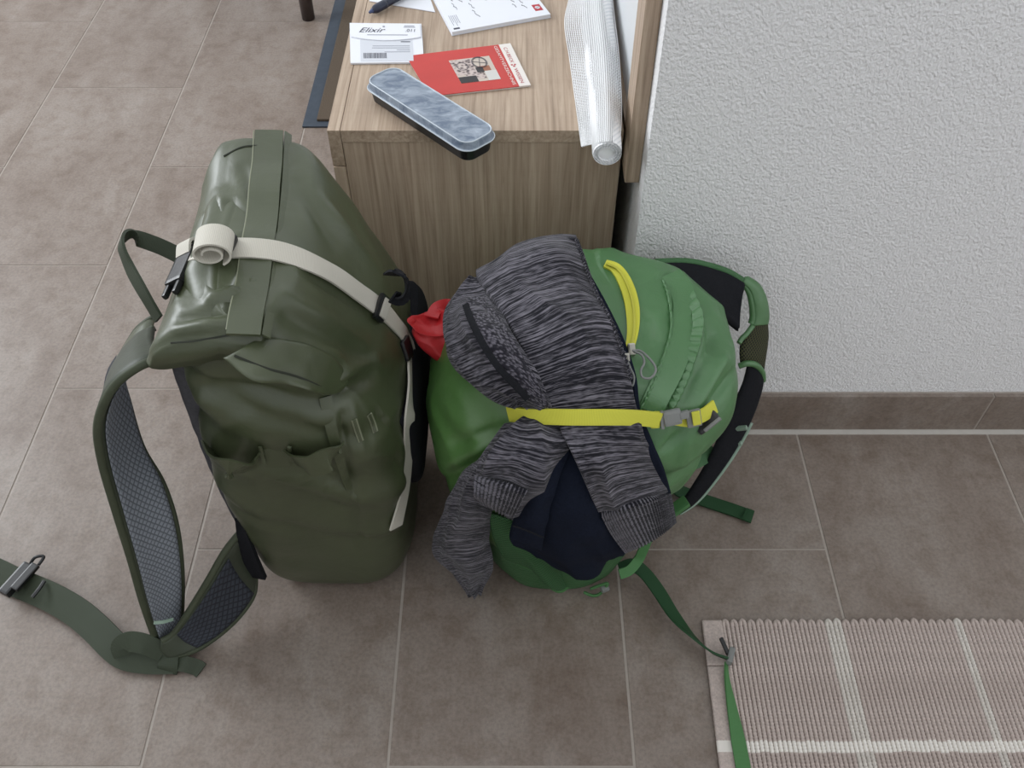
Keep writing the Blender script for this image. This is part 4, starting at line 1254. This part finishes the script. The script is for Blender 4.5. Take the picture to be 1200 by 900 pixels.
# red booklet
fr = quad_frame((476, 68), (598, 53), (622, 102), (504, 115), TOPZ)
bk = thing('red_booklet', fr(.5, .5), 'red booklet with white spine band partly under the clear lidded case', 'booklet')
sg_ = lambda u, v: .004 * max(0, u - .8) * 5 * max(0, v - .6) * 2.5
slab('pages', fr, .004, .004, .996, .996, .0004, .0022, M['card_white'], bk, 6)
slab('cover', fr, 0, 0, .885, 1, .0022, .0030, M['card_red'], bk, 6)
slab('white_band', fr, .885, 0, 1, 1, .0022, .0030, M['card_white'], bk, 6)
H_ = (fr(.5, 1) - fr(.5, 0)).length
lettering('GESAMTVERZEICHNIS', fr, .832, .03, 0, .0062, .0032, M['card_white'], bk, (0, 1), fit=H_ * .94)
lettering('C.H.BECK', fr, .915, .09, 0, .0066, .0032, M['ink_red'], bk, (0, 1), fit=H_ * .38)
lettering('WISSEN', fr, .915, .60, 0, .0066, .0032, M['ink_red'], bk, (0, 1), fit=H_ * .34)
for uu, vv in ((.915, .51), (.93, .545), (.945, .51)):
    slab('print_mark', fr, uu - .009, vv - .012, uu + .009, vv + .012, .0030, .0033, M['ink_red'], bk)
# cover picture: machine parts, wheel and pale fields
pic = slab('cover_picture', fr, .355, .24, .745, .80, .0030, .0032, plain('picture_paper', (196, 184, 172), .5), bk)
mix_m, nt, b_ = new_mat('printed_machinery')
n_1 = nt.nodes.new('ShaderNodeTexVoronoi'); n_1.inputs['Scale'].default_value = 190
nt.links.new(coord(nt), n_1.inputs['Vector'])
nt.links.new(ramp(nt, n_1.outputs['Distance'], [(.12, srgb(44, 40, 40)), (.35, srgb(134, 118, 116)), (.6, srgb(196, 182, 176))]), b_.inputs['Base Color'])
b_.inputs['Roughness'].default_value = .5
slab('picture_field', fr, .355, .26, .56, .62, .0032, .00335, mix_m, pic)
slab('picture_field', fr, .44, .55, .62, .74, .0032, .00338, mix_m, pic)
slab('picture_field', fr, .355, .66, .53, .80, .0032, .0034, plain('picture_black', (40, 38, 40), .5), pic)
slab('picture_field', fr, .63, .58, .745, .80, .0032, .0034, plain('picture_pale', (204, 202, 198), .5), pic)
slab('picture_field', fr, .585, .46, .70, .58, .0032, .0034, plain('picture_brown', (150, 96, 70), .5), pic)
slab('picture_field', fr, .56, .48, .63, .60, .0032, .00345, bpy.data.materials['picture_black'], pic)
for cu_, cv_, rr in ((.625, .37, .115), (.625, .37, .100), (.45, .42, .08)):
    tube('wheel_print', [fr(cu_ + rr * .62 * math.cos(a), cv_ + rr * 1.15 * math.sin(a), .0035) for a in [q * math.pi / 10 for q in range(21)]], .00035, M['ink'], pic, n=60, k=5)
for a in (.3, 1.87):
    tube('wheel_print', [fr(.625 + .068 * math.cos(a), .37 + .125 * math.sin(a), .0035), fr(.625 - .068 * math.cos(a), .37 - .125 * math.sin(a), .0035)], .00035, M['ink'], pic, n=4, k=5)

# writing pad with handwriting
fr = quad_frame((489, -35), (602, -35), (645, 21), (530, 42), TOPZ)
padb = thing('writing_pad', fr(.5, .5), 'white writing pad with handwriting and small red emblem', 'notepad')
slab('sheets', fr, 0, 0, 1, 1, .0004, .0055, M['paper'], padb)
slab('cardboard_back', fr, -.004, -.004, 1.004, 1.004, .0002, .0009, M['paper_grey'], padb)
em = slab('emblem', fr, .885, .79, .965, .905, .0055, .0057, M['ink_red'], padb)
for a, b, c, d in ((.91, .825, .94, .87), (.90, .84, .95, .855)):
    slab('emblem_cross', fr, a, b, c, d, .0057, .0059, M['paper'], em)
rnd = random.Random(3)
for r in range(9):
    u = .14 + .082 * r
    v0, v1 = .40, .46 + rnd.uniform(.10, .40)
    v = v0
    while v < v1:
        pts = []; L = rnd.uniform(.05, .11)
        for k in range(7): pts.append(fr(u + rnd.uniform(-.010, .010) + (.004 * k % 2), v + L * k / 6, .0058))
        tube('handwriting', pts, .00030, M['ink'], padb, n=20, k=4)
        v += L + .03
for k in range(5):
    slab('print_line', fr, .045 + .018 * k, .78, .050 + .018 * k, .78 + rnd.uniform(.10, .17), .0055, .0057, M['ink_soft'], padb)
slab('print_mark', fr, .03, .955, .09, .975, .0055, .0057, M['ink'], padb)

# loose sheet under pen and pad
fr = quad_frame((436, -40), (490, -40), (510, 15), (433, 2), TOPZ)
ls = slab('paper_sheet', fr, 0, 0, 1, 1, .0003, .0012, M['paper'], None)
tag(ls, 'loose white paper sheet under the pen beside the writing pad', 'paper')

# pen
pa, pb = at(434, 14, Z=TOPZ + .008), at(500, -22, Z=TOPZ + .008)
pen = thing('ballpoint_pen', at(434, 14, Z=TOPZ + .002), 'dark navy ballpoint pen lying on the loose sheet', 'pen')
dirp = (pb - pa).normalized()
tube('barrel', [pa + dirp * .018, pa + dirp * .05, pa + dirp * .14], .0058, M['pen'], pen, n=12, k=14)
tube('grip', [pa + dirp * .004, pa + dirp * .012, pa + dirp * .030], lambda t: .0036 + .0028 * min(1, t * 2), M['pen'], pen, n=12, k=14)
tube('tip', [pa - dirp * .002, pa + dirp * .003, pa + dirp * .007], lambda t: .0018 + .0020 * t, M['pen_tip'], pen, n=8, k=12)

# clear lidded case
def rr_loop(w, l, r, k=8):
    out = []
    for cx_, cy_, a0 in ((l / 2 - r, w / 2 - r, 0), (-l / 2 + r, w / 2 - r, 90), (-l / 2 + r, -w / 2 + r, 180), (l / 2 - r, -w / 2 + r, 270)):
        for q in range(k + 1):
            a = math.radians(a0 + 90 * q / k); out.append((cx_ + r * math.cos(a), cy_ + r * math.sin(a)))
    return out
A_, B_ = at(456, 88, Z=TOPZ + .034), at(551, 148, Z=TOPZ + .034)
cc = (A_ + B_) / 2; ex = (B_ - A_).normalized(); ey = Vector((-ex.y, ex.x, 0))
CL, CWd = (B_ - A_).length + .042, .050
case = thing('spectacle_case', (cc.x, cc.y, TOPZ), 'long black case with frosted clear lid lying across the cabinet edge', 'case')
def stack(name, levels, mat, par):
    V, F = [], []; n = None
    for (z, dw, r) in levels:
        lp = rr_loop(CWd + dw, CL + dw, max(.004, r)); n = len(lp)
        V += [Vector((cc.x, cc.y, TOPZ + z)) + ex * x + ey * y for x, y in lp]
    for i in range(len(levels) - 1):
        for j in range(n): F.append((i * n + j, i * n + (j + 1) % n, (i + 1) * n + (j + 1) % n, (i + 1) * n + j))
    F.append(tuple(range(n))[::-1]); F.append(tuple((len(levels) - 1) * n + j for j in range(n)))
    me = mesh(name, V, F, smooth=False)
    return link(name, me, mat, par)
stack('tray', [(.0005, -.012, .012), (.003, -.007, .013), (.016, -.003, .015), (.018, -.003, .015)], M['black'], case)
lid = stack('lid', [(.018, .0, .016), (.0195, .002, .017), (.0205, .0, .016), (.0265, -.001, .0155), (.0285, -.002, .015), (.0292, -.005, .013), (.0284, -.0065, .012), (.0284, -.0068, .012)], M['lid'], case)
for zz, dw in ((.0195, .003), (.0288, -.0035)):
    lp = rr_loop(CWd + dw, CL + dw, .0165 if dw > 0 else .0145)
    pts = [Vector((cc.x, cc.y, TOPZ + zz)) + ex * x + ey * y for x, y in lp]
    tube('lid_rim', pts + pts[:2], .0009, M['lid_rim'], lid, n=38, k=6)

# roll of white netting
ra, rb_ = at(711, 180, Y=.900), at(695, -40, Z=TOPZ + .028)
ra.z = TOPZ + .020
ra = at(711, 181, Z=TOPZ + .020)
roll = thing('netting_roll', (ra.x, ra.y + .05, TOPZ), 'roll of white mesh netting lying along the cabinet top by the wall', 'netting roll')
dr = (rb_ - ra).normalized(); e1 = dr.cross(Vector((0, 0, 1))).normalized(); e2 = e1.cross(dr)
V, F, U = [], [], []
nl, na = 60, 120
for i in range(nl):
    t = i / (nl - 1); L = t * .55
    c = ra + dr * L; 
    for k in range(na):
        a = k / (na - 1) * 2 * math.pi * 3.2
        rad = (.0085 + .0090 * (k / (na - 1))) * (1 + .30 * min(1, t * 2.0)) + .0006 * math.sin(L * 60 + a)
        z0 = max(TOPZ + .0015, 0)
        p = c + e1 * (math.cos(a) * rad) + e2 * (math.sin(a) * rad * .95)
        p.z = max(p.z, TOPZ + .001); V.append(p); U.append((a * .02, L))
for i in range(nl - 1):
    for k in range(na - 1): F.append((i * na + k, i * na + k + 1, (i + 1) * na + k + 1, (i + 1) * na + k))
link('wound_mesh', mesh('wound_mesh', V, F, U), M['roll'], roll)
tube('core', [ra + dr * .004, ra + dr * .25, ra + dr * .5], .0165, M['net_white'], roll, n=8, k=24)
# loose outer layer: diagonal strands falling to the left of the roll
ctrl = [[at(682, 172, Z=TOPZ + .0015), at(690, 170, Z=TOPZ + .012), at(699, 168, Z=TOPZ + .030), at(713, 166, Z=TOPZ + .038), at(726, 168, Z=TOPZ + .024)],
        [at(676, 128, Z=TOPZ + .002), at(688, 126, Z=TOPZ + .018), at(700, 124, Z=TOPZ + .036), at(714, 122, Z=TOPZ + .043), at(728, 126, Z=TOPZ + .026)],
        [at(668, 70, Z=TOPZ + .002), at(682, 66, Z=TOPZ + .020), at(696, 62, Z=TOPZ + .042), at(711, 60, Z=TOPZ + .046), at(725, 66, Z=TOPZ + .028)],
        [at(662, 26, Z=TOPZ + .003), at(676, 22, Z=TOPZ + .024), at(692, 18, Z=TOPZ + .044), at(706, 16, Z=TOPZ + .047), at(720, 22, Z=TOPZ + .028)],
        [at(668, -10, Z=TOPZ + .008), at(680, -14, Z=TOPZ + .028), at(690, -18, Z=TOPZ + .046), at(704, -20, Z=TOPZ + .047), at(716, -14, Z=TOPZ + .028)],
        [at(664, -50, Z=TOPZ + .008), at(676, -54, Z=TOPZ + .028), at(686, -58, Z=TOPZ + .046), at(700, -60, Z=TOPZ + .047), at(712, -54, Z=TOPZ + .028)]]
gn = patch_grid(ctrl, 121, 41)
NG = grid_normals(gn); sgn = face_cam(gn, NG)
def gp(u, v):
    x, y = u * 40, v * 120
    j, i = min(int(x), 39), min(int(y), 119); a, b = x - j, y - i
    p = (gn[i][j] * (1 - a) + gn[i][j + 1] * a) * (1 - b) + (gn[i + 1][j] * (1 - a) + gn[i + 1][j + 1] * a) * b
    return p, NG[i][j] * sgn
V, F = [], []
def strand(path, w):
    o = len(V)
    for k, (u, v) in enumerate(path):
        p, n = gp(min(1, max(0, u)), min(1, max(0, v)))
        V.extend([p + Vector((-w, 0, 0)), p + n * w, p + Vector((w, 0, 0)), p - n * w])
    for k in range(len(path) - 1):
        for q in range(4): F.append((o + k * 4 + q, o + k * 4 + (q + 1) % 4, o + k * 4 + 4 + (q + 1) % 4, o + k * 4 + 4 + q))
for s in range(26):
    u = s / 25
    strand([(u, v / 60) for v in range(61)], .0010)
for s in range(-20, 92):
    v0 = s / 92
    pts = [(q / 14, v0 + .20 * q / 14) for q in range(15) if 0 <= v0 + .20 * q / 14 <= 1]
    if len(pts) > 2: strand(pts, .00075)
tag(link('loose_netting', mesh('loose_netting', V, F), M['net_white'], roll), kind='stuff')
